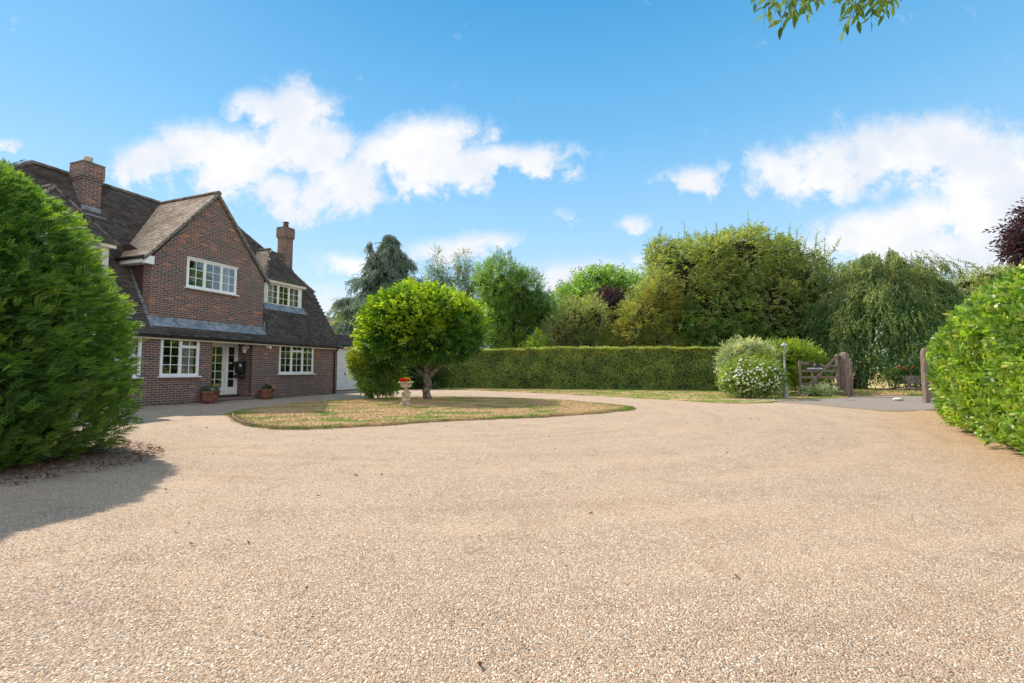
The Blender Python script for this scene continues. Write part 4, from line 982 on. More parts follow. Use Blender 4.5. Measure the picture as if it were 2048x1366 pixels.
# shrub left of the tree
def sh_extra(t):
    P, N = crown([(-5.5, 18.2, 1.35, .72, .8, .75), (-5.85, 18.1, 1.5, .38, .5, .5)], 800, 77, (.92, 1.08), .12, 2, -.7, .9); X, Z = frames(N, 5, .9, .7, .5)
    k = P[:, 0] < -5.1; s = Scat(); s.add([twig_t(400+k_, 8, 1., .34, .42, 55, .2) for k_ in range(4)], P[k], X[k], Z[k], np.random.default_rng(1).uniform(.18, .32, k.sum())); s.build('golden_tips', [L_gold], t)
bush('shrub', 'rounded green shrub with golden tips beside the stone urn, in front of the garage door', 'shrub', (-5.6, 18.3, 0),
     [(-5.4, 18.3, 1.25, .72, .85, .85), (-5.35, 18.2, .75, .6, .6, .55), (-4.85, 18.3, 1.0, .5, .6, .65)], 2100, 76, L_mid, (.2, .33), stems=((( -5.55, 18.3, 0), (-5.55, 18.3, 1.4), .10, .05, [(.2, (-5.9, 18.2, 1.2), .04), (.2, (-5.2, 18.4, 1.2), .04)]), {}), extra=sh_extra, gap=-.9)

# clipped hedge
def long_hedge():
    A = np.array((-7.2, 29.6)); Bp = np.array((12.3, 24.9)); d = (Bp-A)/np.linalg.norm(Bp-A); nr = np.array((d[1], -d[0])); L = np.linalg.norm(Bp-A); Hh = 2.33
    t = plant_root('clipped_hedge', 'long straight clipped hedge with bronzed top behind the grass verge', 'hedge', (2.5, 28, 0))
    r = np.random.default_rng(61); s = Scat(); tw = [tri_leaf(1, .6, .25)]
    n = 46000; u = r.uniform(0, L, n); h = r.uniform(0, 1, n); q = np.stack([u, h*2, u*0], 1)
    off = .05*wavy(q*2, 1.5, 1)+.05*wavy(q, 5, 2)+r.normal(size=n)*.035-.12*np.clip(h-.9, 0, 1)*10*.5
    P = np.stack([A[0]+d[0]*u+nr[0]*off, A[1]+d[1]*u+nr[1]*off, h*Hh], 1); N = np.tile((nr[0], nr[1], .15), (n, 1))
    X = nrm(N*.5+np.array((0, 0, .3))+r.normal(size=(n, 3))*.7); Z = nrm(N+r.normal(size=(n, 3))*.55)
    nt_ = (h > .86) & (r.uniform(size=n) < (h-.80)*4.5); s.add(tw, P[~nt_], X[~nt_], Z[~nt_], r.uniform(.06, .11, (~nt_).sum()), 0); s.add(tw, P[nt_]+N[nt_]*.04, X[nt_], Z[nt_], r.uniform(.07, .13, nt_.sum()), 1)
    n = 30000; u = r.uniform(0, L, n); w_ = r.uniform(-.12, 1.6, n); q = np.stack([u, w_, u*0], 1); z = Hh+.07*wavy(q*.35, 1.7, 17)+.05*wavy(q, 1.7, 7)+.05*wavy(q, 6, 8)+np.abs(r.normal(size=n))*.04-.12*np.clip(-w_, 0, 1)
    P = np.stack([A[0]+d[0]*u-nr[0]*w_, A[1]+d[1]*u-nr[1]*w_, z], 1)
    X = nrm(np.array((0, 0, .5))+r.normal(size=(n, 3))*.7); Z = nrm(np.array((0, 0, 1.))+r.normal(size=(n, 3))*.6); k = (wavy(q, 1.1, 9)+r.normal(size=n)*.5) > -.2
    s.add(tw, P[k], X[k], Z[k], r.uniform(.06, .12, k.sum()), 1); s.add(tw, P[~k], X[~k], Z[~k], r.uniform(.06, .12, (~k).sum()), 0)
    s.build('foliage', [L_hedge, L_hedgetop], t)
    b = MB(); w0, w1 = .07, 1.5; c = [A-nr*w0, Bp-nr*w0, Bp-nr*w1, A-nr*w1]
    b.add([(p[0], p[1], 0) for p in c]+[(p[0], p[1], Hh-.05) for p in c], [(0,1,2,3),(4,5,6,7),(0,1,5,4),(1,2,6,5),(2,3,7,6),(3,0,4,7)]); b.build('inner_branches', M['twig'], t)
    fix(t)
long_hedge()
def bramble(t): pass
# scrub growing above the hedge
for i, (u, v, w_, lm) in enumerate([(1075, 668, 1.6, L_lime), (1120, 676, 1.9, L_rust), (1165, 660, 1.3, L_lime), (1225, 655, 1.6, L_lime), (1195, 680, 1.8, L_rust), (1290, 682, 2.2, L_mid), (1020, 684, 1.5, L_lime), (1365, 684, 2.4, L_mid)]):
    D = 30.0+.4*i; x = W(u, D); zt = ZV(v, D)
    nm = ['upright lime shoots rising over the hedge top at its left end', 'rusty red scrub just above the hedge, left of the pair', 'narrow lime clump over the hedge below the olive shrub', 'taller lime clump over the hedge below the purple tree', 'rusty scrub low above the hedge below the hazel tree', 'mid green scrub above the hedge below the yellow shrub', 'small lime scrub above the hedge beside the lawn tree crown', 'mid green scrub above the hedge right of the yellow shrub'][i]
    bush('scrub', nm, 'scrub', (x, D, 0), [(x, D, zt*.5, w_*.5, .7, zt*.5), (x-.3*w_, D, zt*.45, w_*.4, .6, zt*.42)], 650, 300+i, lm, (.3, .5), .30, .4, (.5, 1.05), .3, -.6, up=1.0, group='scrub above the clipped hedge', rnd=.5)

# blossom bush by the lamp post
def blossoms(t):
    P, N = crown([(9.5, 18.5, .85, 1.1, .85, .75), (9.0, 18.3, .6, .75, .7, .5), (10.1, 18.5, .75, .7, .7, .6)], 620, 88, (.95, 1.06), .08, 1.5, -2, .12); r = np.random.default_rng(8)
    fl = combine([xf(tri_leaf(1, .9, .2), (0, 0, 0), (math.cos(a), math.sin(a), .35+.5*(k % 2)), (0, 0, 1), 1) for k, a in enumerate(np.arange(0, 6.2, .7))])
    X = r.normal(size=(len(P), 3)); Z = N+r.normal(size=(len(P), 3))*.3; X = X-Z*(np.sum(X*Z, 1)/np.sum(Z*Z, 1))[:, None]
    s = Scat(); s.add([fl], P, X, Z, r.uniform(.03, .06, len(P))); s.build('blossom', [simple('white_petal', (.82, .80, .72), .7, .2, var=.05)], t)
bush('blossom_bush', 'low rounded bush covered in white blossom beside the lamp post', 'bush', (9.5, 18.5, 0),
     [(9.5, 18.5, .85, 1.1, .85, .75), (9.0, 18.3, .6, .75, .7, .5), (10.1, 18.5, .75, .7, .7, .6)], 2300, 87, L_lime, (.14, .24), .38, .5, extra=blossoms, gap=-1.2)
bush('dogwood', 'silvery variegated shrub at the right end of the clipped hedge behind the blossom bush', 'shrub', (10.7, 21, 0),
     [(10.6, 21.2, 1.35, 1.05, .9, 1.05), (10.2, 21, 1.7, .6, .7, .6), (11.2, 21, 1.6, .6, .7, .7)], 1700, 89, L_vari, (.25, .4), .36, .4, up=.5, gap=-.9)
bush('dogwood', 'pale lime variegated shrub behind the lamp post and the gate', 'shrub', (13.2, 22.3, 0),
     [(12.6, 22.2, 1.4, 1.2, .9, 1.0), (13.9, 22.6, 1.35, 1.2, .9, 1.05), (13.3, 22.2, 1.7, 1.1, .8, .75), (14.4, 22.8, 1.1, .8, .8, .9)], 2600, 90, L_lime, (.25, .4), .36, .42, up=.5, gap=-.9)
bush('golden_shrub', 'small golden yellow shrub between the two pale shrubs, above the blossom bush', 'shrub', (10.9, 20.2, 0), [(10.9, 20.2, 1.0, .6, .5, .98)], 700, 91, L_gold, (.16, .26), .3, .35, up=.6)
bush('hosta', 'low variegated hosta clump under the open gate', 'plant', (12.9, 19.75, 0), [(12.9, 19.72, .04, .55, .25, .2), (13.4, 19.75, .03, .35, .25, .16)], 130, 92, L_vari, (.2, .3), .7, .45, up=.8, tn=4)

# ---- trees beyond the hedge
def cedar():
    D = 45.; x0 = W(772, D); t = plant_root('cedar', 'tall blue-green conifer with drooping sprays standing beyond the garage', 'tree', (x0, D, 0))
    r = np.random.default_rng(111); P = []; N = []; X = []
    H = ZV(458, D); limbs = []
    def tier(cx, z, R_, n):
        for k in range(n):
            a = r.uniform(0, 2*math.pi); L = R_*r.uniform(.45, 1.25); m = int(11+L*15)
            tt = r.uniform(.1, 1, m); w_ = r.normal(size=m)*.36*(.4+L*.14)
            px = cx+math.cos(a)*L*tt-math.sin(a)*w_; py = D+math.sin(a)*L*tt+math.cos(a)*w_; pz = z+.28*L*tt-.42*L*tt**2+r.normal(size=m)*.12
            P.append(np.stack([px, py, pz], 1)); X.append(np.tile((math.cos(a), math.sin(a), -.9), (m, 1))+r.normal(size=(m, 3))*.4)
            if L > 2 and k % 3 == 0: limbs.append((min(.95, z/H), (cx+math.cos(a)*L*.8, D+math.sin(a)*L*.8, z+.1*L), .07))
    for z in np.arange(3.0, H-.3, .42):
        f = (H-z)/(H-3); rad = 6.3*f**.85*(1+.2*math.sin(z*2.7)); tier(x0+.2, z, max(.35, rad), int(8+14*f))
    H2 = ZV(478, D)
    for z in np.arange(7.0, H2, .35): tier(x0-1.75, z, .06+.5*(H2-z)/(H2-7), 2)
    tier(x0-3.4, ZV(600, D), 1.5, 14)
    P = np.concatenate(P); X = np.concatenate(X); s = Scat()
    s.add([twig_t(500+k, 8, 1., .42, .30, 38, .5) for k in range(4)], P, X, np.tile((0, 0, 1.), (len(P), 1))+r.normal(size=(len(P), 3))*.3, r.uniform(.42, .8, len(P)))
    s.build('crown', [L_cedar], t); trunk(t, (x0+.2, D, 0), (x0+.2, D, H-.3), .35, .04, limbs[:14]); b = MB(); b.tube([(x0-1.2, D, 4), (x0-1.6, D, 8), (x0-1.65, D, H2)], [.12, .08, .02], 6); b.build('leader', M['bark'], t); fix(t)
cedar()
# hanging strands for birches and the weeping tree
def strand(seed, n=16, ll=.10):
    r = np.random.default_rng(seed); it = []
    for i in range(n):
        x = (i+.5)/n; a = r.uniform(0, 6.28); d = (.9, math.cos(a)*.9, math.sin(a)*.9); y = .05*math.sin(x*4+seed)
        it.append(xf(tri_leaf(1, .62, .2), (x, y, 0), d, (r.normal(), r.normal(), r.normal()), ll*r.uniform(.7, 1.2)))
    return combine(it)
STR = [strand(k, 18, .125) for k in range(5)]
def birch(u, vtop, w_, label, seed, D=48.):
    x = W(u, D); H = ZV(vtop, D); t = plant_root('birch', label, 'tree', (x, D, 0), 'slender birches beyond the lawn tree'); r = np.random.default_rng(seed)
    n = 1500; z = r.uniform(3, H, n); f = np.clip((H-z)/(H-3), 0, 1); rad = w_*(.22+f**.6*1.1)*r.uniform(.05, 1, n)**.7*(1+.4*np.sin(z*1.9+seed)); a = r.uniform(0, 6.28, n)
    P = np.stack([x+rad*np.cos(a), D+rad*np.sin(a), z], 1); P = P[wavy(P, 2.2, seed) > -.45]; n = len(P)
    X = np.stack([np.cos(a[:n])*.25, np.sin(a[:n])*.25, -np.ones(n)], 1)+r.normal(size=(n, 3))*.18
    s = Scat(); s.add(STR, P, X, r.normal(size=(n, 3)), r.uniform(.7, 1.5, n)); s.build('crown', [L_birch], t)
    trunk(t, (x, D, 0), (x, D, H-.5), .15, .02, [(.5, (x-.8*w_, D, H*.72), .03), (.6, (x+.7*w_, D, H*.8), .03), (.4, (x+.8*w_, D+.5, H*.6), .04)], 'bark_pale', seed=seed); fix(t)
def lobes_px(D, L): return [(W(u, D), D+dy, ZV(v, D), a*D/FPX, b_*D/FPX, c*D/FPX) for (u, v, a, dy, b_, c) in L]
bush('birch', 'soft pale open-crowned birch with drooping twigs between the cedar and the bright green tree', 'tree', (W(905, 48), 48, 0),
     lobes_px(48., [(872, 525, 11, 0, 14, 26), (868, 560, 17, 0, 22, 30), (890, 575, 20, 0, 26, 34), (924, 528, 13, 0, 16, 26), (938, 552, 16, 0, 22, 34), (915, 592, 34, 0, 40, 40), (950, 590, 18, 0, 24, 40), (860, 600, 20, 0, 26, 36)]), 2400, 121, L_birch, (.6, 1.15), .17, .5, up=-.55, gap=-.25, core=0, droop=.5, rough=.3, tn=10, stems=(((W(905, 48), 48, 0), (W(905, 48), 48, 9), .2, .05, [(.5, (W(872, 48), 48, 12), .05), (.6, (W(930, 48), 48, 12), .05)], 'bark_pale'), {}))
bush('broadleaf_tree', 'dense bright green many-spired tree in the middle beyond the hedge', 'tree', (W(1025, 34), 34, 0),
     lobes_px(34., [(1005, 582, 42, 0, 55, 72), (995, 640, 42, 0, 55, 60), (1045, 600, 42, -.4, 50, 62), (1075, 640, 35, -.5, 45, 58), (1020, 670, 80, 0, 70, 60), (968, 560, 16, 0, 30, 36), (1095, 630, 18, -.3, 20, 42)]), 8500, 131, [L_mid, leaf_mat('fresh_leaf', (.06, .13, .03), (.13, .23, .05), .35, .4, .4)], (.3, .55), .34, .4, up=.95, gap=-.75, stems=(((W(1025, 34), 34, 0), (W(1025, 34), 34, 7), .3, .08), {}))
bush('hazel_tree', 'open spreading green tree rising behind the olive shrub', 'tree', (W(1205, 40), 40, 0),
     lobes_px(40., [(1170, 595, 50, 0, 60, 32), (1230, 580, 55, 0, 60, 34), (1200, 560, 45, 0, 40, 16), (1280, 590, 40, 0, 50, 30), (1200, 640, 80, 0, 60, 50), (1135, 610, 30, 0, 40, 25)]), 4200, 132, L_mid, (.55, 1.0), .3, .42, up=.5, gap=-.35, stems=(((W(1205, 40), 40, 0), (W(1205, 40), 40, 7), .25, .08, [(.6, (W(1150, 40), 40, 7.5), .08), (.7, (W(1260, 40), 40, 8), .08)]), {}))
bush('olive_shrub', 'rounded grey-olive shrub beyond the hedge left of the purple tree', 'shrub', (W(1160, 31), 31.5, 0),
     lobes_px(31., [(1150, 650, 45, 0, 45, 58), (1185, 640, 32, 0, 40, 48), (1125, 670, 35, 0, 40, 50), (1160, 700, 60, 0, 50, 50)]), 3800, 133, L_olive, (.32, .55), .26, .4, up=.4, gap=-.8)
bush('purple_tree', 'dark purple-leaved tree between the olive and yellow shrubs', 'tree', (W(1226, 33), 33, 0),
     lobes_px(33., [(1226, 620, 26, 0, 30, 40), (1236, 665, 22, 0, 30, 45), (1212, 610, 20, 0, 25, 28)]), 1900, 134, L_purple, (.4, .7), .28, .4, up=-.3, gap=-.8, stems=(((W(1226, 33), 33, 0), (W(1226, 33), 33, 4), .12, .05), {}))
bush('yellow_shrub', 'tall yellow-green arching shrub at the left foot of the big tangled tree', 'shrub', (W(1285, 29), 29, 0),
     lobes_px(29., [(1290, 640, 42, 0, 45, 75), (1265, 665, 30, 0, 40, 48), (1320, 600, 35, 0, 40, 60), (1300, 700, 60, 0, 50, 50)]), 4600, 135, [L_yellow, L_olive], (.35, .62), .28, .4, up=.3, gap=-.7, rough=.25)
def big_tree():
    D = 31.; t = plant_root('tangled_tree', 'large tangled tree with sunlit yellowing top, right of centre beyond the hedge', 'tree', (W(1480, D), D, 0))
    lo = lobes_px(D, [(1360, 560, 66, 0, 80, 70), (1420, 530, 66, .5, 80, 60), (1480, 520, 62, 0, 80, 62), (1540, 545, 60, .3, 80, 66), (1600, 580, 62, 0, 70, 70), (1650, 600, 42, 0, 60, 60), (1340, 640, 55, -.5, 60, 60), (1420, 620, 85, -.8, 70, 80), (1520, 630, 90, -.5, 80, 80), (1620, 660, 70, 0, 70, 70), (1450, 700, 100, 0, 80, 55), (1335, 500, 30, .5, 30, 26), (1575, 520, 40, .5, 40, 40)])
    core_mesh(t, lo, .6, 5); P, N = crown(lo, 19000, 141, (.66, 1.04), .24, .9, -.72, .1); X, Z = frames(N, 141, .9, .3, .6); r = np.random.default_rng(14)
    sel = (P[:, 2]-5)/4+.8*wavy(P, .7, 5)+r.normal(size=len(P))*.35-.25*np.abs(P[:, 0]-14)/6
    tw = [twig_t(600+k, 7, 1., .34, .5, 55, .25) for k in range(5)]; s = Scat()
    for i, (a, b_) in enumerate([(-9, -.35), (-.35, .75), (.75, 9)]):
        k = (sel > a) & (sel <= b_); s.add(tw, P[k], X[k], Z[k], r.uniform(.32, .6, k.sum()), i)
    s.build('crown', [L_mid, L_olive, leaf_mat('sunny_leaf', (.16, .235, .065), (.33, .40, .13), .42, .42, .35, (1.5, 1.45, .6), (.40, .31, .11), .95)], t)  # highest leaves have the sunlit yellow put into their colour
    # long shoots breaking the outline
    s = Scat(); tips = [(1300, 470, -.3), (1325, 452, 0), (1375, 440, .05), (1362, 470, -.2), (1440, 438, 0), (1470, 446, 0), (1505, 424, .02), (1498, 440, -.1), (1547, 448, 0), (1590, 442, .1), (1605, 450, .15), (1625, 470, .5), (1645, 455, .2), (1660, 470, .1), (1690, 476, .9), (1560, 455, 0), (1305, 500, -.4), (1520, 448, .2), (1420, 455, -.1), (1575, 460, 0), (1640, 490, .4), (1665, 500, .6)]
    b = MB()
    for i, (u, v, lean) in enumerate(tips):
        e = np.array((W(u, D), D, ZV(v, D))); s0 = e-np.array((lean*1.6, 0, 2.2)); m = 9
        pp = s0+(e-s0)*np.linspace(.15, 1, m)[:, None]; b.tube([tuple(s0), tuple((s0+e)/2), tuple(e)], [.03, .02, .008], 5)
        X = np.tile(e-s0, (m, 1))+r.normal(size=(m, 3))*1.0; s.add(tw, pp, X, r.normal(size=(m, 3)), r.uniform(.28, .5, m)*np.linspace(1.3, .7, m))
    s.build('shoots', [L_mid], t); b.build('shoot_stem', M['bark'], t)
    lm_ = [(.3+.05*(k % 4), (W(1330+k*28, D), D+r.uniform(-1.5, 1), r.uniform(4, 9)), .07) for k in range(12)]
    trunk(t, (W(1490, D), D, 0), (W(1480, D), D, 7.5), .4, .1, lm_); 
    b = MB()
    for k in range(5): b.tube([(W(1400+45*k, D), D-.2, 0), (W(1395+48*k, D), D-.4, 2.2), (W(1380+55*k, D), D-.6, 5)], [.12, .09, .04], 6)
    b.build('stem', M['bark'], t); fix(t)
big_tree()
def weeping():
    D = 26.5; x0 = W(1778, D); t = plant_root('weeping_tree', 'wide weeping tree with foliage hanging to the ground behind the gateway', 'tree', (x0, D, 0)); r = np.random.default_rng(151)
    H = ZV(500, D); P = []; Xs = []
    # arching limbs; strands hang from them
    for k in range(210):
        a = r.uniform(0, 2*math.pi); L = r.uniform(.5, 4.2)*(1 if math.cos(a) > 0 else .98); h = H-.10-(L/4.2)**1.6*3.3-abs(r.normal())*.35 if k > 30 else H-1.2*(L/4.2)
        m = int(10+L*13); tt = r.uniform(.15, 1, m); px = x0+math.cos(a)*L*tt*.98; py = D+math.sin(a)*L*tt*.8; pz = (H-2.6)+(h-(H-2.6))*np.sin(tt*math.pi*.62)/math.sin(.62*math.pi)+r.normal(size=m)*.15
        P.append(np.stack([px, py, pz], 1)); Xs.append(np.stack([np.full(m, math.cos(a)*.3), np.full(m, math.sin(a)*.3), -np.ones(m)], 1))
    # curtain round the sides
    n = 10500; a = r.uniform(0, 2*math.pi, n); z = r.uniform(.9, H-1.2, n); rad = np.interp(z, [0, 2, 4, 5.5, 7, 8.5], [4.2, 4.35, 4.15, 3.4, 2.0, .5])*r.uniform(.80, 1.04, n)
    q = np.stack([x0+rad*np.cos(a), D+rad*np.sin(a)*.8, z], 1); fold = wavy(np.stack([a*3, z*.25, a*0], 1), 2.0, 7); rad2 = 1+.16*fold
    q[:, 0] = x0+(q[:, 0]-x0)*rad2; q[:, 1] = D+(q[:, 1]-D)*rad2
    low = (q[:, 2] < 1.9) & (q[:, 0] > x0-1.2) & (q[:, 0] < x0+2.6) & (r.uniform(size=n) < .93); gp = wavy(q*np.array((1, 1, .35)), 2.6, 17) < -.55
    q = q[~low & ~gp]; n = len(q); P.append(q); aa = np.arctan2(q[:, 1]-D, q[:, 0]-x0); Xs.append(np.stack([np.cos(aa)*.12, np.sin(aa)*.12, -np.ones(n)], 1))
    P = np.concatenate(P); X = np.concatenate(Xs)+r.normal(size=(len(P), 3))*.30; s = Scat()
    k = (P[:, 2]+.9*wavy(P, 1.1, 3)) > 5.4
    lw = leaf_mat('weeping_leaf', (.065, .125, .05), (.17, .255, .10), .36, .4, .4); lt = leaf_mat('weeping_top_leaf', (.14, .18, .08), (.29, .33, .16), .36, .42, .35)
    pale = ~k & (wavy(P*np.array((1, 1, .3)), 2.2, 23)+r.normal(size=len(P))*.3 > .7)
    kk = k & (r.uniform(size=len(P)) < .7)
    for sel, i in ((~(kk | pale), 0), (kk | pale, 1)): s.add(STR, P[sel], X[sel], r.normal(size=(sel.sum(), 3)), r.uniform(.5, 1.05, sel.sum()), i)
    s.build('crown', [lw, lt], t)
    trunk(t, (W(1706, D), D-.3, 0), (x0-.3, D, H-1.5), .33, .1, [(.5, (x0-2.4, D, 5.5), .1), (.6, (x0+2.4, D, 5.2), .12), (.7, (x0+1, D-1, 6.3), .08), (.55, (x0-1, D+1.4, 6), .08)]); fix(t)
weeping()
bush('acacia_tree', 'pale layered tree peeping over the laurel hedge', 'tree', (W(1985, 40), 40, 0),
     lobes_px(40., [(1960, 605, 50, 0, 60, 48), (2010, 590, 55, 0, 60, 45), (2080, 585, 80, 0, 70, 50), (1970, 660, 80, 0, 60, 60), (1938, 568, 26, 0, 30, 12), (1978, 552, 30, 0, 30, 12), (2040, 555, 40, 0, 30, 12)]), 6000, 161, L_olive, (.5, .9), .26, .4, up=.1, gap=-.5, stems=(((W(1985, 40), 40, 0), (W(1985, 40), 40, 6), .2, .08), {}))
bush('copper_beech', 'dark purple copper beech at the right edge of the picture', 'tree', (64, 52, 0),
     lobes_px(50., [(2140, 458, 78, 0, 70, 32), (2116, 498, 60, 0, 60, 20), (2180, 410, 75, 0, 70, 44), (2190, 540, 100, 0, 80, 60), (2088, 484, 36, 0, 30, 9)]), 7000, 162, L_purple, (.9, 1.6), .34, .5, up=-.15, gap=-.4, rough=.22, stems=(((64, 52, 0), (64, 52, 14), .5, .15), {}))
bush('small_tree', 'small round green tree beside the neighbouring roof', 'tree', (W(700, 44), 44, 0),
     lobes_px(44., [(695, 660, 34, 0, 40, 34), (680, 690, 40, 0, 40, 40), (720, 680, 40, 0, 40, 40)]), 1500, 163, L_mid, (.4, .7), .28, .4, gap=-1, stems=(((W(700, 44), 44, 0), (W(700, 44), 44, 3), .15, .06), {}))
# shade plants at the left end of the hedge, behind the trunk
bush('laurel_bush', 'dark glossy bush in the shade behind the urn and tree trunk', 'bush', (-6.4, 28.5, 0), [(-6.6, 28.5, 1.1, 1.6, .9, 1.2), (-5.2, 28.4, .9, 1.2, .7, 1.0)], 1200, 164, L_dark, (.3, .5), .4, .42, gap=-1)
bush('oak_tree', 'broad oak standing beyond the laurel hedge outside the right edge', 'tree', (34, 21.5, 0), [(35, 21, 8, 4.5, 4.5, 5), (38, 26, 8, 4.5, 4.5, 6), (34, 17, 7, 4, 4, 5), (36, 21.5, 14, 4, 4.4, 4.6), (37, 26, 14, 3.5, 3.5, 3.5)], 3800, 166, L_mid, (.8, 1.4), .3, .45, stems=(((34, 21, 0), (34, 21, 8), .4, .15), {}))
# distant wood line
def woodline():
    r = np.random.default_rng(171); n = 5200; x = r.uniform(-70, 120, n); f = r.uniform(0, 1, n); H = 4.2+2.6*np.clip((x-5)/8, 0, 1)+1.6*np.sin(x*.13)+1.2*np.sin(x*.37+1); P = np.stack([x, 78+r.uniform(-3, 3, n)-np.abs(x-20)*.12, f*H], 1)
    s = Scat(); N = np.tile((0, -1., .4), (n, 1)); X, Z = frames(N, 9, 1, .4, .7); s.add([twig_t(700+k, 9, 1., .42, .5, 60, .2) for k in range(3)], P, X, Z, r.uniform(1.2, 2.2, n)); tag(s.build('distant_trees', [L_dark]), kind='stuff')
woodline()

# ---- ash bough hanging into the top of the view; its trunk stands out of frame to the right
def ash():
    B = (6.9, 1.2, 0); t = plant_root('ash_bough', 'hanging ash bough with pointed leaflets at the top right of the sky', 'branch', B)
    D = 3.35; b = MB()
    def pt(u, v, D=D):
        d = pixdir(u, v); return np.array((d[0]/d[1]*D, D, 1.1+d[2]/d[1]*D))
    trunk_pts = [(6.9, 1.2, 0), (6.8, 1.3, 2), (6.5, 1.5, 3.8), (5.6, 2.1, 4.9), (4.4, 2.8, 5.0)]; b.tube(trunk_pts, [.2, .17, .14, .09, .06], 10)
    j = pt(1720, -110); b.tube([(4.4, 2.8, 5.0), (3.4, 3.1, 4.75), tuple(j)], [.06, .04, .02], 8)
    k = pt(1560, -90); b.tube([tuple(j), tuple((j+k)/2+np.array((0, 0, .03))), tuple(k)], [.02, .015, .008], 6)
    twigs = [(1570, -60, 1555, -8), (1545, -60, 1520, -5), (1610, -70, 1600, 0), (1640, -60, 1645, -10), (1700, -60, 1712, 0), (1740, -60, 1752, -5), (1790, -70, 1775, -10), (1660, -60, 1672, -20), (1730, -40, 1705, 5), (1765, -60, 1745, 0)]
    r = np.random.default_rng(181); items = []; s = Scat()
    leaf = leaf_t(1, .30, .15, .1)
    # compound leaves: rachis from A to B in px with pairs of leaflets
    comp = [((1535,-25),(1528,40),30),((1560,-30),(1550,28),30),((1513,-30),(1510,6),24),((1580,-20),(1562,52),32),((1600,-30),(1590,28),30),((1615,-35),(1606,10),30),((1640,-30),(1636,2),26),
            ((1720,-20),(1690,58),32),((1700,-40),(1688,4),34),((1740,-20),(1742,42),32),((1770,-25),(1760,8),30),((1800,-30),(1785,20),26),((1712,-30),(1700,30),30),((1755,-40),(1730,6),30),((1548,-30),(1540,10),26),((1680,-30),(1672,-4),26),((1725,-10),(1700,40),30),((1528,-35),(1540,20),28),((1590,-28),(1575,36),28),((1622,-30),(1618,18),28),((1708,-28),(1716,40),30),((1748,-20),(1756,22),28),((1690,-36),(1706,22),28),((1600,-35),(1612,28),26),((1790,-34),(1768,28),26),((1575,-35),(1580,8),28)]
    for (a, c, ls) in comp:
        dz = r.uniform(-.25, .25); A = pt(*a, D=D+dz); Cc = pt(*c, D=D+dz); b.tube([tuple(A+(A-Cc)*.6), tuple((A+Cc)/2), tuple(Cc)], [.003, .0022, .0015], 4)
        ax = nrm(Cc-A); sd = nrm(np.cross(ax, (0, 1, 0)))+0
        L = ls/FPX*(D+dz)*1.0; m = 4
        for q in range(m):
            p = A+(Cc-A)*(q+.3)/m
            for sg in (-1, 1):
                d = ax*r.uniform(.75, 1.05)+sd*sg*r.uniform(.55, .9)+r.normal(size=3)*.16; items.append((p, d, L*r.uniform(.75, 1.05)))
        items.append((Cc, ax+r.normal(size=3)*.1, L))
    P = np.array([i[0] for i in items]); X = np.array([i[1] for i in items]); S = np.array([i[2] for i in items])
    s.add([leaf], P, X, np.tile((0, -.6, .8), (len(P), 1))+r.normal(size=(len(P), 3))*.5, S, 0)
    s.build('leaflet', [leaf_mat('ash_leaf', (.05, .09, .022), (.12, .19, .04), .38, .6, .2)], t, True)
    b.build('bough', M['bark'], t, True); fix(t)
ash()

# ================================================================ SMALL THINGS
# urn on pedestal
U = (-3.27, 14.35); t = empty('stone_urn', (U[0], U[1], 0), .25, 'carved stone urn on a square pedestal standing on the lawn', 'urn')
b = MB(); b.box(-.17, .17, -.17, .17, .02, .09); b.box(-.15, .15, -.15, .15, .09, .12); b.box(-.125, .125, -.125, .125, .12, .40); b.box(-.15, .15, -.15, .15, .40, .435)
b.box(-.09, .09, -.127, -.12, .16, .36); b.build('pedestal', M['stone'], t, bevel=.006)
b = MB(); b.lathe([(.12, .435), (.12, .45), (.09, .47), (.05, .50), (.042, .54), (.05, .565), (.10, .58), (.155, .61), (.175, .65), (.165, .69), (.17, .705), (.235, .73), (.24, .745), (.22, .752), (.17, .745), (.15, .70)], 28); b.build('bowl', M['stone'], t, True)
b = MB(); b.lathe([(.17, .71), (.165, .735)], 16); b.build('soil', M['soil'], t)
b = MB()
for k in range(24): a = k*math.pi/12; b.beam((.105*math.cos(a), .105*math.sin(a), .585), (.172*math.cos(a), .172*math.sin(a), .64), .02, .012)
b.build('fluting', M['stone_pale'], t)
t2 = empty('red_flowers', (U[0], U[1], .73), 0, 'clump of bright red begonias growing in the stone urn', 'flowers')
P, N = crown([(0, 0, .03, .16, .16, .07)], 110, 191, (.5, 1.)); X, Z = frames(N, 1, up=.5); s = Scat(); s.add([twig_t(800, 5, 1, .5, .7)], P, X, Z, .06); s.build('foliage', [L_lime], t2)
P, N = crown([(-.02, 0, .12, .18, .16, .12)], 110, 192, (.9, 1.08), zmin=.06); r = np.random.default_rng(2); s = Scat()
fl = combine([xf(tri_leaf(1, .9, .2), (0, 0, 0), (math.cos(a), math.sin(a), .3+.5*(k % 3)), (0, 0, 1), 1) for k, a in enumerate(np.arange(0, 6.2, .5))])
X = r.normal(size=(len(P), 3)); s.add([fl], P, X, N+r.normal(size=(len(P), 3))*.3, r.uniform(.045, .065, len(P))); s.build('flower', [leaf_mat('red_petal', (.45, .012, .012), (.72, .03, .025), .3, .5, .3, (1.4, .8, .8))], t2)
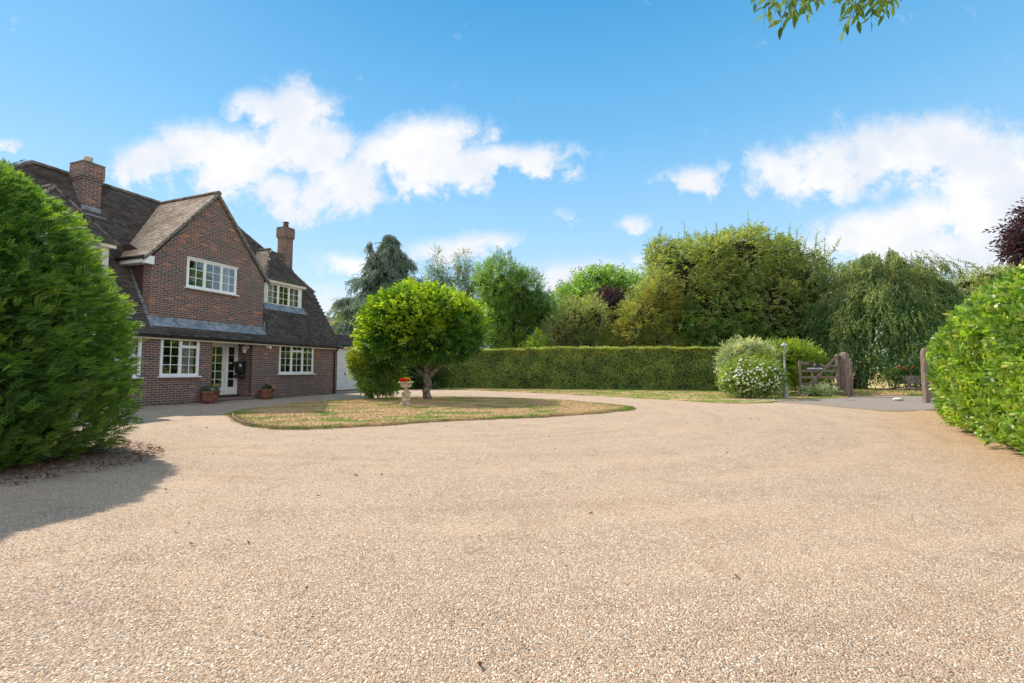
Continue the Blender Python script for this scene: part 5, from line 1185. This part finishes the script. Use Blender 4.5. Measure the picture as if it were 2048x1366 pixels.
# lamp post
LX, LY = 10.95, 18.6; t = empty('lamp_post', (LX, LY, 0), 0, 'slim grey garden lamp post with glass lantern beside the blossom bush', 'lamp post')
b = MB(); b.lathe([(.13, 0), (.13, .04), (.10, .07), (.085, .45), (.07, .50), (.075, .53), (.05, .56), (.038, .62), (.034, 1.2), (.045, 1.22), (.034, 1.24), (.03, 1.83), (.06, 1.86), (.05, 1.89)], 16); b.build('post', M['post_grey'], t, True)
b = MB(); b.lathe([(.02, 1.88), (.075, 1.92), (.08, 1.93)], 6); b.lathe([(.155, 2.10), (.155, 2.115), (.09, 2.17), (.04, 2.20), (.03, 2.23), (.012, 2.25)], 6)
for a in range(6): c, s_ = math.cos(a*math.pi/3), math.sin(a*math.pi/3); b.beam((.075*c, .075*s_, 1.92), (.12*c, .12*s_, 2.10), .012, .012)
b.build('lantern_frame', M['post_grey'], t); b = MB(); b.lathe([(.07, 1.925), (.115, 2.10)], 6); b.build('pane', M['glass'], t); b = MB(); b.lathe([(.02, 1.92), (.035, 1.97), (.03, 2.03), (.005, 2.05)], 10); b.build('bulb', M['white'], t, True)
# gate posts
def gate_post(x, y, h, w_, label, rz=0):
    t = empty('gate_post', (x, y, 0), rz, label, 'gate post', 'posts of the gateway'); b = MB(); a = w_/2
    b.lathe([(a*1.414, 0), (a*1.414, h-.10), (a*1.38, h-.09), (a*1.30, h-.03), (a*.95, h+.02), (a*.3, h+.05)], 4, rot=math.pi/4); b.build('post', M['oak'], t, bevel=.02); return t
gp = gate_post(14.28, 19.9, 1.85, .28, 'massive weathered oak gate post with a rounded top carrying the open gate', .45)
b = MB(); b.box(-.2, .03, -.19, -.16, 1.24, 1.30); b.build('hinge_plate', M['cement'], gp)
gate_post(14.95, 20.45, 1.6, .09, 'thin rough post just behind the massive oak gate post')
gate_post(14.35, 16.1, 1.82, .16, 'slim brown gate post standing against the laurel hedge')
# five bar gate
def gate(hinge, free, label, sign=True):
    H_ = Vector((*hinge, 0)); F_ = Vector((*free, 0)); L = (F_-H_).length; ang = math.atan2((F_-H_).y, (F_-H_).x)
    t = empty('gate', H_, ang, label, 'gate', 'leaves of the open gate'); b = MB()
    b.box(0, .10, -.05, .05, .12, 1.72); b.build('hanging_stile', M['oak'], t, bevel=.008)
    b = MB(); b.tube([(.05, -.06, 1.74), (.05, .06, 1.74)], .075, 12); b.build('stile_head', M['oak'], t, True)
    b = MB(); b.box(L-.10, L, -.045, .045, .10, 1.50); b.build('meeting_stile', M['oak'], t, bevel=.008)
    for z in (.18, .46, .76, 1.04): 
        b = MB(); b.box(.10, L-.10, -.03, .03, z, z+.095); b.build('rail', M['oak'], t, bevel=.005)
    b = MB(); pts = [(.10, 1.30), (.45, 1.28), (.9, 1.35), (1.35, 1.44), (L-.02, 1.50)]
    for p, q in zip(pts[:-1], pts[1:]): b.beam((p[0], 0, p[1]), (q[0]+.01, 0, q[1]), .07, .11)
    b.build('top_rail', M['oak'], t)
    b = MB(); b.beam((.08, .052, 1.70), (L-.12, .052, .24), .09, .03, up=(0, 1, 0)); b.beam((.45, -.052, 1.28), (L*.62, -.052, .5), .08, .03, up=(0, 1, 0)); b.build('brace', M['oak'], t)
    b = MB(); b.box(L*.62, L*.62+.09, -.06, -.032, .2, 1.33); b.build('upright', M['oak'], t)
    b = MB(); b.box(-.09, .42, .070, .082, 1.27, 1.33); b.build('strap_hinge', M['cement'], t); b = MB(); b.box(-.09, .42, .054, .064, .21, .26); b.build('strap_hinge', M['cement'], t)
    return t, L
gt, GL = gate((14.08, 19.95), (12.58, 20.35), 'open five-bar oak gate with a curved top rail carrying the black name sign')
g2, _ = gate((14.45, 16.15), (15.9, 16.5), 'second oak gate leaf mostly hidden behind the laurel hedge')
def text_mesh(txt, size, m_, parent, loc, rot, name='lettering', ext=.002):
    c = bpy.data.curves.new('t', 'FONT'); c.body = txt; c.size = size; c.align_x = 'CENTER'; c.extrude = ext; c.offset = .003
    o = bpy.data.objects.new('t', c); col.objects.link(o); dg = bpy.context.evaluated_depsgraph_get(); me = bpy.data.meshes.new_from_object(o.evaluated_get(dg)); bpy.data.objects.remove(o)
    me.materials.clear(); me.materials.append(m_); n = bpy.data.objects.new(name, me); col.objects.link(n); n.parent = parent; n.location = loc; n.rotation_euler = rot; return n
# name sign on the gate: arched black board
sg = empty('name_sign', gt.location, gt.rotation_euler[2], 'black arched name board with white lettering mounted on the open gate', 'sign')
b = MB(); x0, x1 = .66, 1.24; xc = .95; prof = [(x0, 1.13), (x1, 1.13), (x1, 1.30)]+[(xc+.22*math.cos(a), 1.31+.17*math.sin(a)) for a in np.linspace(0, math.pi, 11)]+[(x0, 1.30)]
n = len(prof); b.add([(x, .066, z) for x, z in prof]+[(x, .034, z) for x, z in prof], [tuple(reversed(range(n))), tuple(range(n, 2*n))]+[(i, (i+1) % n, n+(i+1) % n, n+i) for i in range(n)]); b.build('board', M['black'], sg)
wl_ = simple('sign_white', (.85, .87, .9), .5, .3, var=.01)
text_mesh('HUNTERS CLOSE', .078, wl_, sg, (xc, .070, 1.165), (R(90), 0, R(180)))
b = MB(); b.add([(xc, .069, 1.28), (xc+.045, .069, 1.34), (xc+.02, .069, 1.39), (xc, .069, 1.45), (xc-.045, .069, 1.40), (xc-.03, .069, 1.33)], [(0, 5, 4, 3, 2, 1)]); b.build('emblem', simple('gilt', (.45, .33, .18), .5, .5, .3), sg)
np_ = empty('number_sign', (13.5, 20.6, 0), .1, 'small pale number plate on a dark box low behind the gate', 'sign')
b = MB(); b.box(-.32, .35, 0, .3, 0, .42); b.box(-.35, .38, -.02, .32, .42, .46); b.build('box', M['black'], np_)
b = MB(); b.box(-.26, -.02, -.02, -.006, .20, .34); b.build('plate', simple('pale_blue', (.45, .58, .72), .5, .3), np_)
text_mesh('179', .12, M['black'], np_, (-.14, -.024, .225), (R(90), 0, 0))
b = MB(); b.box(.12, .30, -.03, -.004, .1, .40); b.build('panel', M['cement'], np_)
# wheelbarrow planter with roses on the far verge
WB = (W(1812, 23.0), 23.0); t = empty('wheelbarrow', (*WB, .05), R(8), 'old grey wooden wheelbarrow on the far verge below the weeping tree', 'wheelbarrow')
b = MB()
b.add([(-.35, -.3, .4), (.35, -.3, .4), (.35, .3, .4), (-.35, .3, .4), (-.5, -.4, .8), (.55, -.4, .8), (.55, .4, .8), (-.5, .4, .8)], [(0,3,2,1),(0,1,5,4),(1,2,6,5),(2,3,7,6),(3,0,4,7)]); b.build('tray', M['cement'], t)
b = MB()
for s_ in (-1, 1): b.beam((.7, s_*.2, .3), (-1.0, s_*.33, .12), .06, .06); b.beam((-.3, s_*.3, .45), (-.45, s_*.33, .0), .05, .05)
b.build('handle', M['oak'], t)
b = MB(); b.v = []; 
for k in range(20):
    a, a2 = k*math.pi/10, (k+1)*math.pi/10; b.beam((.75+.26*math.cos(a), 0, .28+.26*math.sin(a)), (.75+.26*math.cos(a2), 0, .28+.26*math.sin(a2)), .05, .04, up=(0, 1, 0))
for k in range(4): a = k*math.pi/4; b.beam((.75-.25*math.cos(a), 0, .28-.25*math.sin(a)), (.75+.25*math.cos(a), 0, .28+.25*math.sin(a)), .03, .03, up=(0, 1, 0))
b.build('wheel', M['cement'], t)
def roses(t):
    r = np.random.default_rng(5); P = np.array([(WB[0]-.35, 22.8, 1.22), (WB[0]-.28, 22.75, 1.15), (WB[0]+.05, 22.8, 1.22), (WB[0]+.12, 22.8, 1.26), (WB[0]-.55, 22.8, 1.3)]); s = Scat()
    fl = combine([xf(tri_leaf(1, .9, .2), (0, 0, 0), (math.cos(a), math.sin(a), .3+.5*(k % 3)), (0, 0, 1), 1) for k, a in enumerate(np.arange(0, 6.2, .5))])
    rm = leaf_mat('rose_petal', (.5, .06, .03), (.7, .16, .06), .3, .5, .3, (1.4, .9, .8))
    for p in P: s = Scat(); s.add([fl], p[None], r.normal(size=(1, 3)), np.array([(0, -.7, .7)]), np.array([.08])); s.build('flower', [rm], t)
bush('rose_bush', 'rose bush with red and orange blooms growing over the old wheelbarrow', 'bush', (WB[0]-.1, 23.1, 0), [(WB[0]-.1, 23.1, .95, .6, .4, .35), (WB[0]-.6, 23.0, .8, .4, .3, .5)], 500, 195, L_dark, (.14, .22), .4, .45, extra=roses)
# pale stone on the driveway, bits on the gravel
def stone(x, y, z, s, label, m_='stone_pale'):
    r = random.Random(int(x*100)); b = MB(); b.lathe([(.02, -.02), (s*.9, 0), (s, s*.2), (s*.6, s*.45), (.01, s*.5)], 9); b.v = [(a*r.uniform(.8, 1.3), c*r.uniform(.8, 1.1), d) for a, c, d in b.v]
    o = b.build('stone', M[m_], None, True); o.location = (x, y, z); tag(o, label, 'stone')
stone(W(1792, 17.2), 17.2, .02, .17, 'flat pale stone lying on the asphalt driveway by the gateway')
# ---- neighbouring house beyond
nb = empty('neighbour_house', (W(668, 60), 60, 0), R(20), 'distant brown roofed house with a chimney, just visible beyond the garage', 'house')
b = MB(); b.box(-6, 3.5, -1, 7, 0, 6.0); b.build('wall', M['brick'], nb)
b = MB(); b.add([(-6.4, -1.4, 5.9), (4, -1.4, 5.9), (4, 7.4, 5.9), (-6.4, 7.4, 5.9), (-3, 3, 8.35), (1.0, 3, 8.35)], [(0, 1, 5, 4), (1, 2, 5), (2, 3, 4, 5), (3, 0, 4), (0, 3, 2, 1)]); b.build('roof', simple('brown_tile', (.17, .12, .10), .9, .2, var=.25, scale=4), nb)
b = MB(); b.box(.2, 1.3, 2.5, 3.5, 7.6, 8.95); b.box(.1, 1.4, 2.4, 3.6, 8.95, 9.1); b.build('chimney', M['brick'], nb)
for k in range(2):
    f = MB(); f.box(-4+k*3.5, -2.6+k*3.5, -1.06, -.99, 3.4, 4.6); f.build('window', M['white'], nb)
